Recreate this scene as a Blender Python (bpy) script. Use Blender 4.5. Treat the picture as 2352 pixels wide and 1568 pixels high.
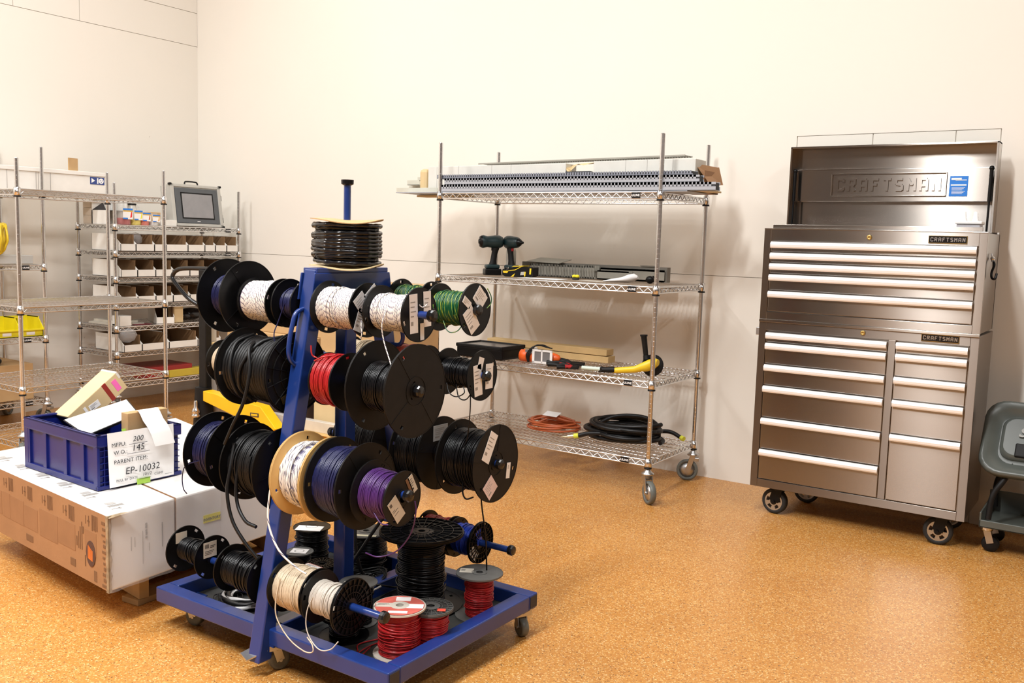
import bpy, bmesh, math, random
from math import sin, cos, pi, radians, sqrt, hypot, atan2
from mathutils import Vector, Matrix
random.seed(11)
SC = bpy.context.scene
COL = SC.collection
for o in list(bpy.data.objects): bpy.data.objects.remove(o, do_unlink=True)

# ------------------------------------------------------------------ camera
yaw, pit, rol, foc = radians(33.99), radians(6.19), radians(1.687), 2137.4
fw = Vector((-sin(yaw)*cos(pit), cos(yaw)*cos(pit), -sin(pit)))
rt = Vector((cos(yaw), sin(yaw), 0)); up = rt.cross(fw)
cr = rt*cos(rol) + up*sin(rol); cu = up*cos(rol) - rt*sin(rol)
cd = bpy.data.cameras.new('camera'); cam = bpy.data.objects.new('camera', cd); COL.objects.link(cam)
cd.sensor_width = 36; cd.lens = foc/2352*36; cd.clip_start = .05; cd.clip_end = 60
Mc = Matrix((cr, cu, -fw)).transposed().to_4x4(); Mc.translation = (0, 0, 1.37)
cam.matrix_world = Mc
SC.camera = cam

# ------------------------------------------------------------------ light
SC.view_settings.view_transform = 'Standard'
SC.view_settings.look = 'None'
SC.view_settings.gamma = 1
SC.view_settings.use_curve_mapping = False
SC.view_settings.exposure = 0.58
wd = bpy.data.worlds.new('world'); SC.world = wd; wd.use_nodes = True
wd.node_tree.nodes['Background'].inputs[0].default_value = (.9, .87, .8, 1)
wd.node_tree.nodes['Background'].inputs[1].default_value = .05
CEIL = 5.2
def area(x, y, sx, sy, p, col=(1., .995, .985), z=CEIL-.25):
    l = bpy.data.lights.new('lamp', 'AREA'); l.shape = 'RECTANGLE'; l.size = sx; l.size_y = sy
    l.energy = p; l.color = col
    o = bpy.data.objects.new('ceiling_lamp', l); COL.objects.link(o); o.location = (x, y, z); return o
area(-1.95, -.8, .20, 2.4, 260).rotation_euler = (0, 0, radians(-10.5))
area(-5.6, -.3, .35, 2.4, 120)
area(-4.6, 2.6, .35, 2.4, 60)
area(-1.37, 2.2, .20, 1.6, 62).rotation_euler = (0, 0, radians(-10.5))
area(2.5, .4, .35, 2.4, 85)

# ------------------------------------------------------------------ materials
MATS = {}
def nd(nt, t, **k):
    n = nt.nodes.new(t)
    for a, b in k.items(): setattr(n, a, b)
    return n
def mat(name, col, rough=.5, metal=0., var=.06, scale=14., bump=0., bscale=60., coat=0., alpha=1., trans=0., aniso=0., spec=.5):
    if name in MATS: return MATS[name]
    m = bpy.data.materials.new(name); m.use_nodes = True; nt = m.node_tree
    b = nt.nodes['Principled BSDF']
    b.inputs['Roughness'].default_value = rough; b.inputs['Metallic'].default_value = metal
    b.inputs['Specular IOR Level'].default_value = spec
    if coat: b.inputs['Coat Weight'].default_value = coat; b.inputs['Coat Roughness'].default_value = .08
    if alpha < 1: b.inputs['Alpha'].default_value = alpha
    if trans: b.inputs['Transmission Weight'].default_value = trans
    tc = nd(nt, 'ShaderNodeTexCoord')
    no = nd(nt, 'ShaderNodeTexNoise'); no.inputs['Scale'].default_value = scale; no.inputs['Detail'].default_value = 4
    nt.links.new(tc.outputs['Object'], no.inputs['Vector'])
    r = nd(nt, 'ShaderNodeValToRGB')
    r.color_ramp.elements[0].position = .3; r.color_ramp.elements[1].position = .7
    c0 = [max(0, c*(1-var)) for c in col]; c1 = [min(1, c*(1+var)) for c in col]
    r.color_ramp.elements[0].color = (*c0, 1); r.color_ramp.elements[1].color = (*c1, 1)
    nt.links.new(no.outputs['Fac'], r.inputs['Fac']); nt.links.new(r.outputs['Color'], b.inputs['Base Color'])
    if bump:
        n2 = nd(nt, 'ShaderNodeTexNoise'); n2.inputs['Scale'].default_value = bscale; n2.inputs['Detail'].default_value = 3
        nt.links.new(tc.outputs['Object'], n2.inputs['Vector'])
        bp = nd(nt, 'ShaderNodeBump'); bp.inputs['Strength'].default_value = bump; bp.inputs['Distance'].default_value = .004
        nt.links.new(n2.outputs['Fac'], bp.inputs['Height']); nt.links.new(bp.outputs['Normal'], b.inputs['Normal'])
    if aniso:
        b.inputs['Anisotropic'].default_value = aniso; b.inputs['Anisotropic Rotation'].default_value = .25
        tg = nd(nt, 'ShaderNodeTangent'); tg.direction_type = 'RADIAL'; tg.axis = 'Z'
        nt.links.new(tg.outputs[0], b.inputs['Tangent'])
    MATS[name] = m; return m

def floor_mat():
    m = bpy.data.materials.new('epoxy_flake_floor'); m.use_nodes = True; nt = m.node_tree; b = nt.nodes['Principled BSDF']
    b.inputs['Roughness'].default_value = .33; b.inputs['Specular IOR Level'].default_value = .42
    tc = nd(nt, 'ShaderNodeTexCoord')
    big = nd(nt, 'ShaderNodeTexNoise'); big.inputs['Scale'].default_value = 2.2; big.inputs['Detail'].default_value = 5
    nt.links.new(tc.outputs['Object'], big.inputs['Vector'])
    r0 = nd(nt, 'ShaderNodeValToRGB'); r0.color_ramp.elements[0].position = .3; r0.color_ramp.elements[1].position = .7
    r0.color_ramp.elements[0].color = (.47, .20, .043, 1); r0.color_ramp.elements[1].color = (.54, .245, .058, 1)
    nt.links.new(big.outputs['Fac'], r0.inputs['Fac'])
    cur = r0.outputs['Color']
    for sc, th, col, amt in ((190, .10, (.74, .44, .15), .5), (260, .05, (.82, .62, .32), .6), (165, .93, (.32, .11, .02), .5), (270, .965, (.10, .05, .025), .8), (130, .952, (.38, .14, .03), .4)):
        v = nd(nt, 'ShaderNodeTexVoronoi'); v.inputs['Scale'].default_value = sc
        nt.links.new(tc.outputs['Object'], v.inputs['Vector'])
        se = nd(nt, 'ShaderNodeSeparateColor'); nt.links.new(v.outputs['Color'], se.inputs[0])
        mt = nd(nt, 'ShaderNodeMath', operation='LESS_THAN' if th < .5 else 'GREATER_THAN'); mt.inputs[1].default_value = th*1.6 if th < .5 else th
        nt.links.new(se.outputs[0], mt.inputs[0])
        mu = nd(nt, 'ShaderNodeMath', operation='MULTIPLY'); mu.inputs[1].default_value = amt; nt.links.new(mt.outputs[0], mu.inputs[0])
        mx = nd(nt, 'ShaderNodeMix', data_type='RGBA'); nt.links.new(mu.outputs[0], mx.inputs[0])
        nt.links.new(cur, mx.inputs[6]); mx.inputs[7].default_value = (*col, 1); cur = mx.outputs[2]
    nt.links.new(cur, b.inputs['Base Color'])
    n2 = nd(nt, 'ShaderNodeTexNoise'); n2.inputs['Scale'].default_value = 45; n2.inputs['Detail'].default_value = 4
    nt.links.new(tc.outputs['Object'], n2.inputs['Vector'])
    bp = nd(nt, 'ShaderNodeBump'); bp.inputs['Strength'].default_value = .25; bp.inputs['Distance'].default_value = .003
    nt.links.new(n2.outputs['Fac'], bp.inputs['Height']); nt.links.new(bp.outputs['Normal'], b.inputs['Normal'])
    return m

def wall_mat(name, col, pits=True):
    m = bpy.data.materials.new(name); m.use_nodes = True; nt = m.node_tree; b = nt.nodes['Principled BSDF']
    b.inputs['Roughness'].default_value = .62; b.inputs['Specular IOR Level'].default_value = .3
    tc = nd(nt, 'ShaderNodeTexCoord')
    big = nd(nt, 'ShaderNodeTexNoise'); big.inputs['Scale'].default_value = .8; big.inputs['Detail'].default_value = 6
    nt.links.new(tc.outputs['Object'], big.inputs['Vector'])
    r0 = nd(nt, 'ShaderNodeValToRGB'); r0.color_ramp.elements[0].position = .3; r0.color_ramp.elements[1].position = .75
    r0.color_ramp.elements[0].color = (*[c*.965 for c in col], 1); r0.color_ramp.elements[1].color = (*col, 1)
    nt.links.new(big.outputs['Fac'], r0.inputs['Fac']); cur = r0.outputs['Color']
    if pits:
        v = nd(nt, 'ShaderNodeTexVoronoi'); v.inputs['Scale'].default_value = 7
        nt.links.new(tc.outputs['Object'], v.inputs['Vector'])
        n3 = nd(nt, 'ShaderNodeTexNoise'); n3.inputs['Scale'].default_value = 1.3; nt.links.new(tc.outputs['Object'], n3.inputs['Vector'])
        se = nd(nt, 'ShaderNodeSeparateColor'); nt.links.new(v.outputs['Color'], se.inputs[0])
        rad = nd(nt, 'ShaderNodeMath', operation='MULTIPLY'); rad.inputs[1].default_value = .045; nt.links.new(se.outputs[1], rad.inputs[0])
        r2 = nd(nt, 'ShaderNodeMath', operation='SUBTRACT'); nt.links.new(rad.outputs[0], r2.inputs[0]); r2.inputs[1].default_value = .008
        ls = nd(nt, 'ShaderNodeMath', operation='LESS_THAN'); nt.links.new(v.outputs['Distance'], ls.inputs[0]); nt.links.new(r2.outputs[0], ls.inputs[1])
        gt = nd(nt, 'ShaderNodeMath', operation='GREATER_THAN'); nt.links.new(n3.outputs['Fac'], gt.inputs[0]); gt.inputs[1].default_value = .5
        mu = nd(nt, 'ShaderNodeMath', operation='MULTIPLY'); nt.links.new(ls.outputs[0], mu.inputs[0]); nt.links.new(gt.outputs[0], mu.inputs[1])
        m2 = nd(nt, 'ShaderNodeMath', operation='MULTIPLY'); nt.links.new(mu.outputs[0], m2.inputs[0]); m2.inputs[1].default_value = .45
        mx = nd(nt, 'ShaderNodeMix', data_type='RGBA'); nt.links.new(m2.outputs[0], mx.inputs[0])
        nt.links.new(cur, mx.inputs[6]); mx.inputs[7].default_value = (.3, .25, .2, 1); cur = mx.outputs[2]
    nt.links.new(cur, b.inputs['Base Color'])
    n2 = nd(nt, 'ShaderNodeTexNoise'); n2.inputs['Scale'].default_value = 25; n2.inputs['Detail'].default_value = 6
    nt.links.new(tc.outputs['Object'], n2.inputs['Vector'])
    bp = nd(nt, 'ShaderNodeBump'); bp.inputs['Strength'].default_value = .12; bp.inputs['Distance'].default_value = .003
    nt.links.new(n2.outputs['Fac'], bp.inputs['Height']); nt.links.new(bp.outputs['Normal'], b.inputs['Normal'])
    return m

def stripe_mat(name, base, st, period, width, rough=.45):
    """insulated wire with a spiral tracer, or hose with painted glints: uv.x is the length along the wire in metres, uv.y the turn around it"""
    m = bpy.data.materials.new(name); m.use_nodes = True; nt = m.node_tree; b = nt.nodes['Principled BSDF']
    b.inputs['Roughness'].default_value = rough
    uv = nd(nt, 'ShaderNodeTexCoord'); sp = nd(nt, 'ShaderNodeSeparateXYZ'); nt.links.new(uv.outputs['UV'], sp.inputs[0])
    mu = nd(nt, 'ShaderNodeMath', operation='MULTIPLY'); mu.inputs[1].default_value = 1/period; nt.links.new(sp.outputs[0], mu.inputs[0])
    ad = nd(nt, 'ShaderNodeMath', operation='ADD'); nt.links.new(mu.outputs[0], ad.inputs[0]); nt.links.new(sp.outputs[1], ad.inputs[1])
    fr = nd(nt, 'ShaderNodeMath', operation='FRACT'); nt.links.new(ad.outputs[0], fr.inputs[0])
    ls = nd(nt, 'ShaderNodeMath', operation='LESS_THAN'); ls.inputs[1].default_value = width; nt.links.new(fr.outputs[0], ls.inputs[0])
    mx = nd(nt, 'ShaderNodeMix', data_type='RGBA'); nt.links.new(ls.outputs[0], mx.inputs[0])
    mx.inputs[6].default_value = (*base, 1); mx.inputs[7].default_value = (*st, 1)
    nt.links.new(mx.outputs[2], b.inputs['Base Color']); MATS[name] = m; return m

JOINT = mat('joint_filler', (.76, .72, .655), .7)
DIM = mat('dim_hall_surface', (.16, .14, .125), .8)
FLOOR = floor_mat()
WALL = wall_mat('painted_wall', (.84, .80, .725))
WALLC = wall_mat('painted_block', (.80, .77, .70), False)
CHROME = mat('chrome', (.74, .74, .745), .22, 1, .05)
STEEL = mat('brushed_steel', (.37, .34, .31), .235, 1, .03, 3, aniso=1.)
STEELF = mat('steel_frame', (.26, .23, .205), .30, 1, .03, 3, aniso=.95)
ALU = mat('polished_aluminium', (.95, .95, .94), .38, .35, .02)
ZINC = mat('zinc_steel', (.55, .55, .55), .35, 1, .1)
BLKP = mat('black_plastic', (.004, .004, .0045), .36, 0, .2, 30, spec=.24)
BLKM = mat('matt_black_plastic', (.0085, .008, .008), .5, 0, .2, 30, spec=.25)
BLKG = mat('glossy_black', (.008, .008, .009), .2, 0, .1)
GREYF = mat('grey_plastic_flange', (.11, .11, .105), .5, 0, .15, 20)
RUB = mat('black_rubber', (.015, .015, .015), .7)
RUBG = mat('grey_rubber', (.12, .125, .11), .45)
BLUE = mat('blue_enamel', (.008, .032, .175), .33, 0, .10, 9, coat=.3)
TOTE = mat('blue_polypropylene', (.005, .012, .135), .33, 0, .1, 9)
WOODF = mat('tan_fibreboard', (.72, .47, .17), .6, 0, .08, 12)
CARD = mat('cardboard', (.50, .32, .15), .75, 0, .08, 8, .2)
KRAFT = mat('kraft_box', (.37, .195, .09), .7, 0, .08, 6, .2)
CARDY = mat('pale_cardboard', (.66, .50, .27), .7, 0, .06, 8)
WHITE = mat('white_paper', (.90, .89, .88), .6, 0, .02)
CARTW = mat('white_carton', (.80, .77, .74), .35, 0, .03, 4, .15, 12, coat=.2)
PAPB = mat('paper_beige', (.60, .56, .48), .6, 0, .05)
INK = mat('black_ink', (.03, .03, .035), .6)
INKB = mat('brown_ink', (.20, .10, .045), .7)
INKG = mat('grey_ink', (.36, .34, .32), .7)
RED = mat('red_wire', (.42, .014, .017), .32, 0, .12, 40)
REDP = mat('red_plastic', (.62, .05, .03), .4)
PINK = mat('pink_marker', (.95, .16, .50), .6)
PURP = mat('purple_wire', (.075, .022, .14), .35, 0, .12, 40)
NAVY = mat('navy_wire', (.013, .015, .065), .32, 0, .15, 40)
BLUW = mat('blue_wire', (.02, .055, .42), .28, 0, .1, 40)
BLKW = mat('black_wire', (.005, .005, .006), .28, 0, .2, 40, spec=.35)
BLKC = mat('black_cable', (.005, .005, .0055), .42, 0, .2, 40, spec=.35)
CREAM = mat('cream_wire', (.66, .54, .38), .4, 0, .08, 40)
WHTW = mat('white_wire', (.62, .57, .50), .4, 0, .08, 40)
ORNG = mat('orange_cord', (.42, .09, .025), .45, 0, .1)
YEL = mat('yellow_enamel', (.86, .48, .01), .35, 0, .05)
YELP = mat('yellow_plastic', (.85, .72, .02), .38, 0, .05)
YELT = mat('tool_yellow', (.80, .55, .02), .4)
GREEN = mat('green_tape', (.38, .62, .08), .6)
ORNT = mat('tool_orange', (.75, .11, .015), .4)
TEAL = mat('dark_teal_plastic', (.008, .028, .032), .4)
DUCT = mat('grey_pvc_duct', (.36, .38, .42), .5, 0, .04)
DUCTG = mat('greenish_grey_duct', (.30, .29, .25), .5, 0, .04)
DARKG = mat('slot_shade_and_comb', (.04, .045, .055), .6)  # dark grey for the painted duct shade and the comb strip
BLUL = mat('blue_label', (.02, .20, .68), .45)
NAVL = mat('navy_label', (.03, .06, .24), .5)
SILV = mat('silver_case', (.50, .50, .47), .38, .35, .04)
BEZ = mat('bezel_grey', (.085, .095, .105), .4)
SCRN = mat('switched_off_screen', (.27, .27, .28), .22)
PINE = mat('pine_wood', (.66, .47, .22), .6, 0, .15, 5, .2, 30)
OLDW = mat('weathered_pallet_wood', (.40, .28, .14), .7, 0, .2, 6, .3, 30)
FILM = mat('clear_film', (.9, .9, .9), .12, 0, .02, alpha=.22)
POLY = mat('clear_jar', (.75, .75, .72), .15, 0, .02, alpha=.18)
SEATG = mat('charcoal_seat_plastic', (.085, .095, .085), .33, 0, .1, 8)
BRASS = mat('brass', (.6, .42, .15), .35, 1)
DECK = mat('black_deck', (.035, .036, .033), .6, 0, .2, 8)
WSTR = stripe_mat('white_wire_navy_tracer', (.80, .76, .70), (.13, .10, .17), .017, .20)
WSTR2 = stripe_mat('white_wire_thin_tracer', (.82, .79, .75), (.10, .09, .16), .055, .14)
CSTR = stripe_mat('cream_wire_tracer', (.66, .55, .40), (.38, .30, .20), .05, .12)
GSTR = stripe_mat('green_wire_yellow_tracer', (.006, .085, .030), (.35, .42, .05), .06, .13, .3)
BGLT = stripe_mat('black_hose_painted_glint', (.01, .01, .01), (.8, .8, .8), .22, .30, .4)  # white reflections on the hose painted in as a spiral band
TUBM = mat('spiral_wrap', (.008, .008, .009), .16, 0, .1)

# ------------------------------------------------------------------ mesh helpers
I4 = Matrix.Identity(4)
def fr(o, x, y):
    """frame: origin, x direction, y direction"""
    x = Vector(x).normalized(); y = Vector(y); y = (y - x*y.dot(x)).normalized(); z = x.cross(y)
    m = Matrix((x, y, z)).transposed().to_4x4(); m.translation = Vector(o); return m
def root_matrix(o):
    while o.parent is not None: o = o.parent
    return Matrix.Translation(o.location) @ Matrix.Rotation(o.rotation_euler.z, 4, 'Z')
class MB:
    def __init__(s, M=None): s.v = []; s.f = []; s.mi = []; s.sm = []; s.uv = []; s.M = M or I4; s.m = 0; s.smooth = False
    def add(s, vs, fs, smooth=None, uvs=None):
        b = len(s.v); sm = s.smooth if smooth is None else smooth
        for p in vs: s.v.append(tuple(s.M @ Vector(p)))
        for i, f in enumerate(fs):
            s.f.append([b+k for k in f]); s.mi.append(s.m); s.sm.append(sm); s.uv.append(uvs[i] if uvs else None)
        return s
    def box(s, x0, x1, y0, y1, z0, z1):
        s.add([(x0,y0,z0),(x1,y0,z0),(x1,y1,z0),(x0,y1,z0),(x0,y0,z1),(x1,y0,z1),(x1,y1,z1),(x0,y1,z1)],
              [(0,3,2,1),(4,5,6,7),(0,1,5,4),(1,2,6,5),(2,3,7,6),(3,0,4,7)], False); return s
    def cb(s, c, d): return s.box(c[0]-d[0]/2, c[0]+d[0]/2, c[1]-d[1]/2, c[1]+d[1]/2, c[2]-d[2]/2, c[2]+d[2]/2)
    def bar(s, p0, p1, w, h, upv=(0, 0, 1)):
        p0 = Vector(p0); p1 = Vector(p1); d = p1-p0; L = d.length; u = Vector(upv)
        if abs(d.normalized().dot(u)) > .98: u = Vector((0, 1, 0))
        F = fr(p0, d, u); M = s.M; s.M = M @ F; s.box(0, L, -h/2, h/2, -w/2, w/2); s.M = M; return s
    def lathe(s, prof, n=28, smooth=True, z=0., c=(0, 0)):
        vs = []; fs = []
        for r, h in prof:
            for k in range(n): a = 2*pi*k/n; vs.append((c[0]+r*cos(a), c[1]+r*sin(a), h+z))
        for i in range(len(prof)-1):
            for k in range(n): k2 = (k+1) % n; fs.append((i*n+k, i*n+k2, (i+1)*n+k2, (i+1)*n+k))
        s.add(vs, fs, smooth)
        if prof[0][0] > 1e-6 and prof[0] != prof[-1]:
            b = 0; s.add([vs[k] for k in range(n)], [tuple(range(n-1, -1, -1))], False)
            s.add([vs[(len(prof)-1)*n+k] for k in range(n)], [tuple(range(n))], False)
        return s
    def ring(s, prof, n=32, smooth=False):
        """closed profile revolved"""
        vs = []; fs = []; m = len(prof)
        for r, h in prof:
            for k in range(n): a = 2*pi*k/n; vs.append((r*cos(a), r*sin(a), h))
        for i in range(m):
            j = (i+1) % m
            for k in range(n): k2 = (k+1) % n; fs.append((i*n+k, i*n+k2, j*n+k2, j*n+k))
        s.add(vs, fs, smooth); return s
    def cyl(s, p0, p1, r0, r1=None, n=14, smooth=True):
        p0 = Vector(p0); p1 = Vector(p1); d = p1-p0; r1 = r0 if r1 is None else r1
        a = Vector((0, 0, 1)) if abs(d.normalized().z) < .9 else Vector((1, 0, 0))
        x = d.cross(a).normalized(); y = d.cross(x).normalized()
        vs = [p0+(x*cos(2*pi*k/n)+y*sin(2*pi*k/n))*r0 for k in range(n)]+[p1+(x*cos(2*pi*k/n)+y*sin(2*pi*k/n))*r1 for k in range(n)]
        s.add(vs, [(k, n+k, n+(k+1) % n, (k+1) % n) for k in range(n)], smooth)
        s.add(vs, [tuple(range(n)), tuple(range(2*n-1, n-1, -1))], False); return s
    def tube(s, pts, r, n=6, closed=False, smooth=True, cap=True):
        P = [Vector(p) for p in pts]; N = len(P); vs = []; fs = []; uvs = []
        T = []
        for i in range(N):
            a = P[i-1] if (i or closed) else P[0]; b = P[(i+1) % N] if (i < N-1 or closed) else P[-1]
            t = (b-a); T.append(t.normalized() if t.length > 1e-9 else Vector((0, 0, 1)))
        t = T[0]; a = Vector((0, 0, 1)) if abs(t.z) < .9 else Vector((1, 0, 0)); x = t.cross(a).normalized()
        L = 0; Ls = []
        for i in range(N):
            x = (x - T[i]*x.dot(T[i])); x = x.normalized() if x.length > 1e-6 else Vector((1, 0, 0)); y = T[i].cross(x)
            rr = r[i] if isinstance(r, (list, tuple)) else r
            if i: L += (P[i]-P[i-1]).length
            Ls.append(L)
            for k in range(n): q = 2*pi*k/n; vs.append(P[i]+(x*cos(q)+y*sin(q))*rr)
        for i in range(N if closed else N-1):
            j = (i+1) % N
            for k in range(n):
                k2 = (k+1) % n; fs.append((i*n+k, i*n+k2, j*n+k2, j*n+k))
                l2 = Ls[j] if j else L
                uvs.append(((Ls[i], k/n), (Ls[i], (k+1)/n), (l2, (k+1)/n), (l2, k/n)))
        s.add(vs, fs, smooth, uvs)
        if cap and not closed:
            s.add([vs[k] for k in range(n)], [tuple(range(n-1, -1, -1))], False); s.add([vs[(N-1)*n+k] for k in range(n)], [tuple(range(n))], False)
        return s
    def prism(s, poly, z0, z1, smooth=False):
        n = len(poly); vs = [(x, y, z0) for x, y in poly]+[(x, y, z1) for x, y in poly]
        s.add(vs, [tuple(range(n-1, -1, -1)), tuple(range(n, 2*n))], False)
        s.add(vs, [(k, (k+1) % n, n+(k+1) % n, n+k) for k in range(n)], smooth); return s
    def sphere(s, c, r, sc=(1, 1, 1), n=14, m=9):
        vs = []; fs = []
        for i in range(m+1):
            t = pi*i/m
            for k in range(n): a = 2*pi*k/n; vs.append((c[0]+r*sc[0]*sin(t)*cos(a), c[1]+r*sc[1]*sin(t)*sin(a), c[2]+r*sc[2]*cos(t)))
        for i in range(m):
            for k in range(n): fs.append((i*n+k, (i+1)*n+k, (i+1)*n+(k+1) % n, i*n+(k+1) % n))
        s.add(vs, fs, True); return s
    def plate(s, rings, nseg, z0, z1, keep=None):
        """disc built of polar cells; cells not kept are real holes"""
        nr = len(rings)-1; K = lambda i, j: 0 <= i < nr and (keep is None or keep(i, j % nseg))
        vs = []
        for z in (z0, z1):
            for r in rings:
                for k in range(nseg): a = 2*pi*k/nseg; vs.append((r*cos(a), r*sin(a), z))
        V = lambda t, i, j: t*len(rings)*nseg+i*nseg+(j % nseg)
        fs = []
        for i in range(nr):
            for j in range(nseg):
                if not K(i, j): continue
                fs.append((V(1,i,j), V(1,i+1,j), V(1,i+1,j+1), V(1,i,j+1))); fs.append((V(0,i,j+1), V(0,i+1,j+1), V(0,i+1,j), V(0,i,j)))
                if not K(i+1, j): fs.append((V(0,i+1,j), V(0,i+1,j+1), V(1,i+1,j+1), V(1,i+1,j)))
                if not K(i-1, j): fs.append((V(0,i,j+1), V(0,i,j), V(1,i,j), V(1,i,j+1)))
                if not K(i, j+1): fs.append((V(0,i+1,j+1), V(0,i,j+1), V(1,i,j+1), V(1,i+1,j+1)))
                if not K(i, j-1): fs.append((V(0,i,j), V(0,i+1,j), V(1,i+1,j), V(1,i,j)))
        s.add(vs, fs, False); return s
    def build(s, name, mats, parent=None, bevel=0, world=True, at=None, seg=2, **props):
        me = bpy.data.meshes.new(name)
        if parent is not None and world: W = root_matrix(parent).inverted(); V = [W @ Vector(p) for p in s.v]
        elif at is not None: A = Vector(at); V = [Vector(p)-A for p in s.v]
        else: V = s.v
        me.from_pydata([tuple(p) for p in V], [], s.f)
        me.polygons.foreach_set('material_index', s.mi); me.polygons.foreach_set('use_smooth', s.sm)
        if any(u is not None for u in s.uv):
            l = me.uv_layers.new(name='uv'); d = []
            for f, u in zip(s.f, s.uv):
                for k in range(len(f)): d.extend(u[k] if u else (0, 0))
            l.data.foreach_set('uv', d)
        for m in (mats if isinstance(mats, (list, tuple)) else [mats]): me.materials.append(m)
        me.update(); o = bpy.data.objects.new(name, me); COL.objects.link(o)
        if parent is not None: o.parent = parent
        elif at is not None: o.location = at
        if bevel:
            b = o.modifiers.new('bevel', 'BEVEL'); b.width = bevel; b.segments = seg; b.limit_method = 'ANGLE'; b.angle_limit = radians(40)
        for k, q in props.items():
            if q is not None: o[k] = q
        return o
def thing(name, label, cat, loc=(0, 0, 0), rz=0, group=None):
    o = bpy.data.objects.new(name, None); COL.objects.link(o); o.location = loc; o.rotation_euler = (0, 0, rz); o.empty_display_size = .05
    o['label'] = label; o['category'] = cat
    if group: o['group'] = group
    return o
def struct(mb, name, m, parent=None, **k):
    o = mb.build(name, m, parent, **k); o['kind'] = 'structure'; return o
def text(name, s, M, size, m, parent, ext=.0006, off=0., align='CENTER', xs=1., shear=0., **props):
    c = bpy.data.curves.new('t', 'FONT'); c.body = s; c.size = size; c.extrude = ext; c.offset = off; c.align_x = align; c.align_y = 'CENTER'
    c.resolution_u = 3; c.shear = shear; c.space_character = 1.05
    t = bpy.data.objects.new('t', c); COL.objects.link(t); bpy.context.view_layer.update()
    me = bpy.data.meshes.new_from_object(t.evaluated_get(bpy.context.evaluated_depsgraph_get())); bpy.data.objects.remove(t)
    W = root_matrix(parent).inverted() if parent is not None else I4
    me.transform(W @ M @ Matrix.Diagonal((xs, 1, 1, 1))); me.materials.clear(); me.materials.append(m); me.name = name
    o = bpy.data.objects.new(name, me); COL.objects.link(o); o.parent = parent
    for k, q in props.items(): o[k] = q
    return o
def smoothpath(P, k=8):
    P = [Vector(p) for p in P]; Q = [P[0]*2-P[1]]+P+[P[-1]*2-P[-2]]; out = []
    for i in range(1, len(Q)-2):
        a, b, c, d = Q[i-1:i+3]
        for j in range(k):
            t = j/k; out.append(.5*((2*b)+(c-a)*t+(2*a-5*b+4*c-d)*t*t+(3*b-a-3*c+d)*t**3))
    out.append(P[-1]); return out
STROKES = {'C': ((.95,.95,.1,.95),(.1,.95,.1,.05),(.1,.05,.95,.05),(.95,.95,.95,.70),(.95,.05,.95,.30)), 'R': ((.1,0,.1,1),(.1,.93,.9,.93),(.9,.97,.9,.5),(.1,.48,.9,.48),(.5,.45,.95,.0)),
 'A': ((.1,0,.1,.9),(.9,0,.9,.9),(.1,.93,.9,.93),(.1,.42,.9,.42)), 'F': ((.1,0,.1,1),(.1,.93,.95,.93),(.1,.5,.75,.5)), 'T': ((.5,0,.5,1),(0,.93,1,.93)),
 'S': ((.92,.93,.1,.93),(.1,.95,.1,.55),(.1,.55,.9,.45),(.9,.45,.9,.05),(.9,.07,.08,.07)), 'M': ((.05,0,.05,1),(.95,0,.95,1),(.05,.95,.5,.45),(.5,.45,.95,.95)), 'N': ((.1,0,.1,1),(.9,0,.9,1),(.1,.95,.9,.05))}
def stroke_text(name, word, M, h, w, gap, th, ext, m, parent):
    s = MB(M); L = len(word)*w+(len(word)-1)*gap; x = -L/2
    for ch in word:
        for k_, (a, b_, c, d) in enumerate(STROKES[ch]):
            e_ = ext*(1+.05*k_); p0 = (x+a*w*.8+.1*w, (b_-.5)*h, e_/2); p1 = (x+c*w*.8+.1*w, (d-.5)*h, e_/2); s.bar(p0, p1, th, e_, (0, 0, 1))
        x += w+gap
    return s.build(name, m, parent)
def paper(parent, M, w, h, m=WHITE, lines=(), ink=INK, t=.0006, name='label_sheet', bev=0):
    """flat sheet with printed lines (x, y, w, h in fractions)"""
    s = MB(M).box(-w/2, w/2, -h/2, h/2, 0, t).build(name, m, parent)
    if lines:
        q = MB(M)
        for x, y, a, b in lines: q.box((x-.5)*w, (x-.5+a)*w, (y-.5)*h, (y-.5+b)*h, t, t+.0002)
        q.build('printing', ink, parent if parent is None else parent)
    return s
def dup(root, loc, rz=None, label=None, group=None):
    r = root.copy(); COL.objects.link(r); r.location = loc
    if rz is not None: r.rotation_euler = (0, 0, rz)
    if label: r['label'] = label
    if group: r['group'] = group
    for ch in list(root.children):
        c = ch.copy(); COL.objects.link(c); c.parent = r
        for g in list(ch.children):
            d = g.copy(); COL.objects.link(d); d.parent = c
    return r

# ------------------------------------------------------------------ room
XL, YB, XR, YF = -6.784, 5.175, 3.6, -4.6
struct(MB().box(XL-.2, XR+.2, YF-.2, YB+.2, -.1, 0), 'floor', FLOOR)
struct(MB().box(XL-.2, XR+.2, YF-.2, YB+.2, CEIL, CEIL+.1), 'ceiling', DIM)
struct(MB().box(XR, XR+.12, YF, YB, 0, CEIL), 'wall_right', DIM)
struct(MB().box(XL, XR, YF-.12, YF, 0, CEIL), 'wall_front', DIM)
wb = struct(MB().box(XL-.1, XR, YB+.010, YB+.13, 0, CEIL), 'wall_back', JOINT)
g = .0015
MB().box(XL-.02, -1.64-g, YB, YB+.012, 0, 1.2-g).build('panel', WALL, wb)
MB().box(-.637+g, XR, YB, YB+.012, 0, 1.985).box(XL-.02, -1.64-g, YB, YB+.012, 1.2+g, 1.985).box(XL-.02, XR, YB, YB+.012, 1.985, CEIL).build('panel', WALL, wb)
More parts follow.
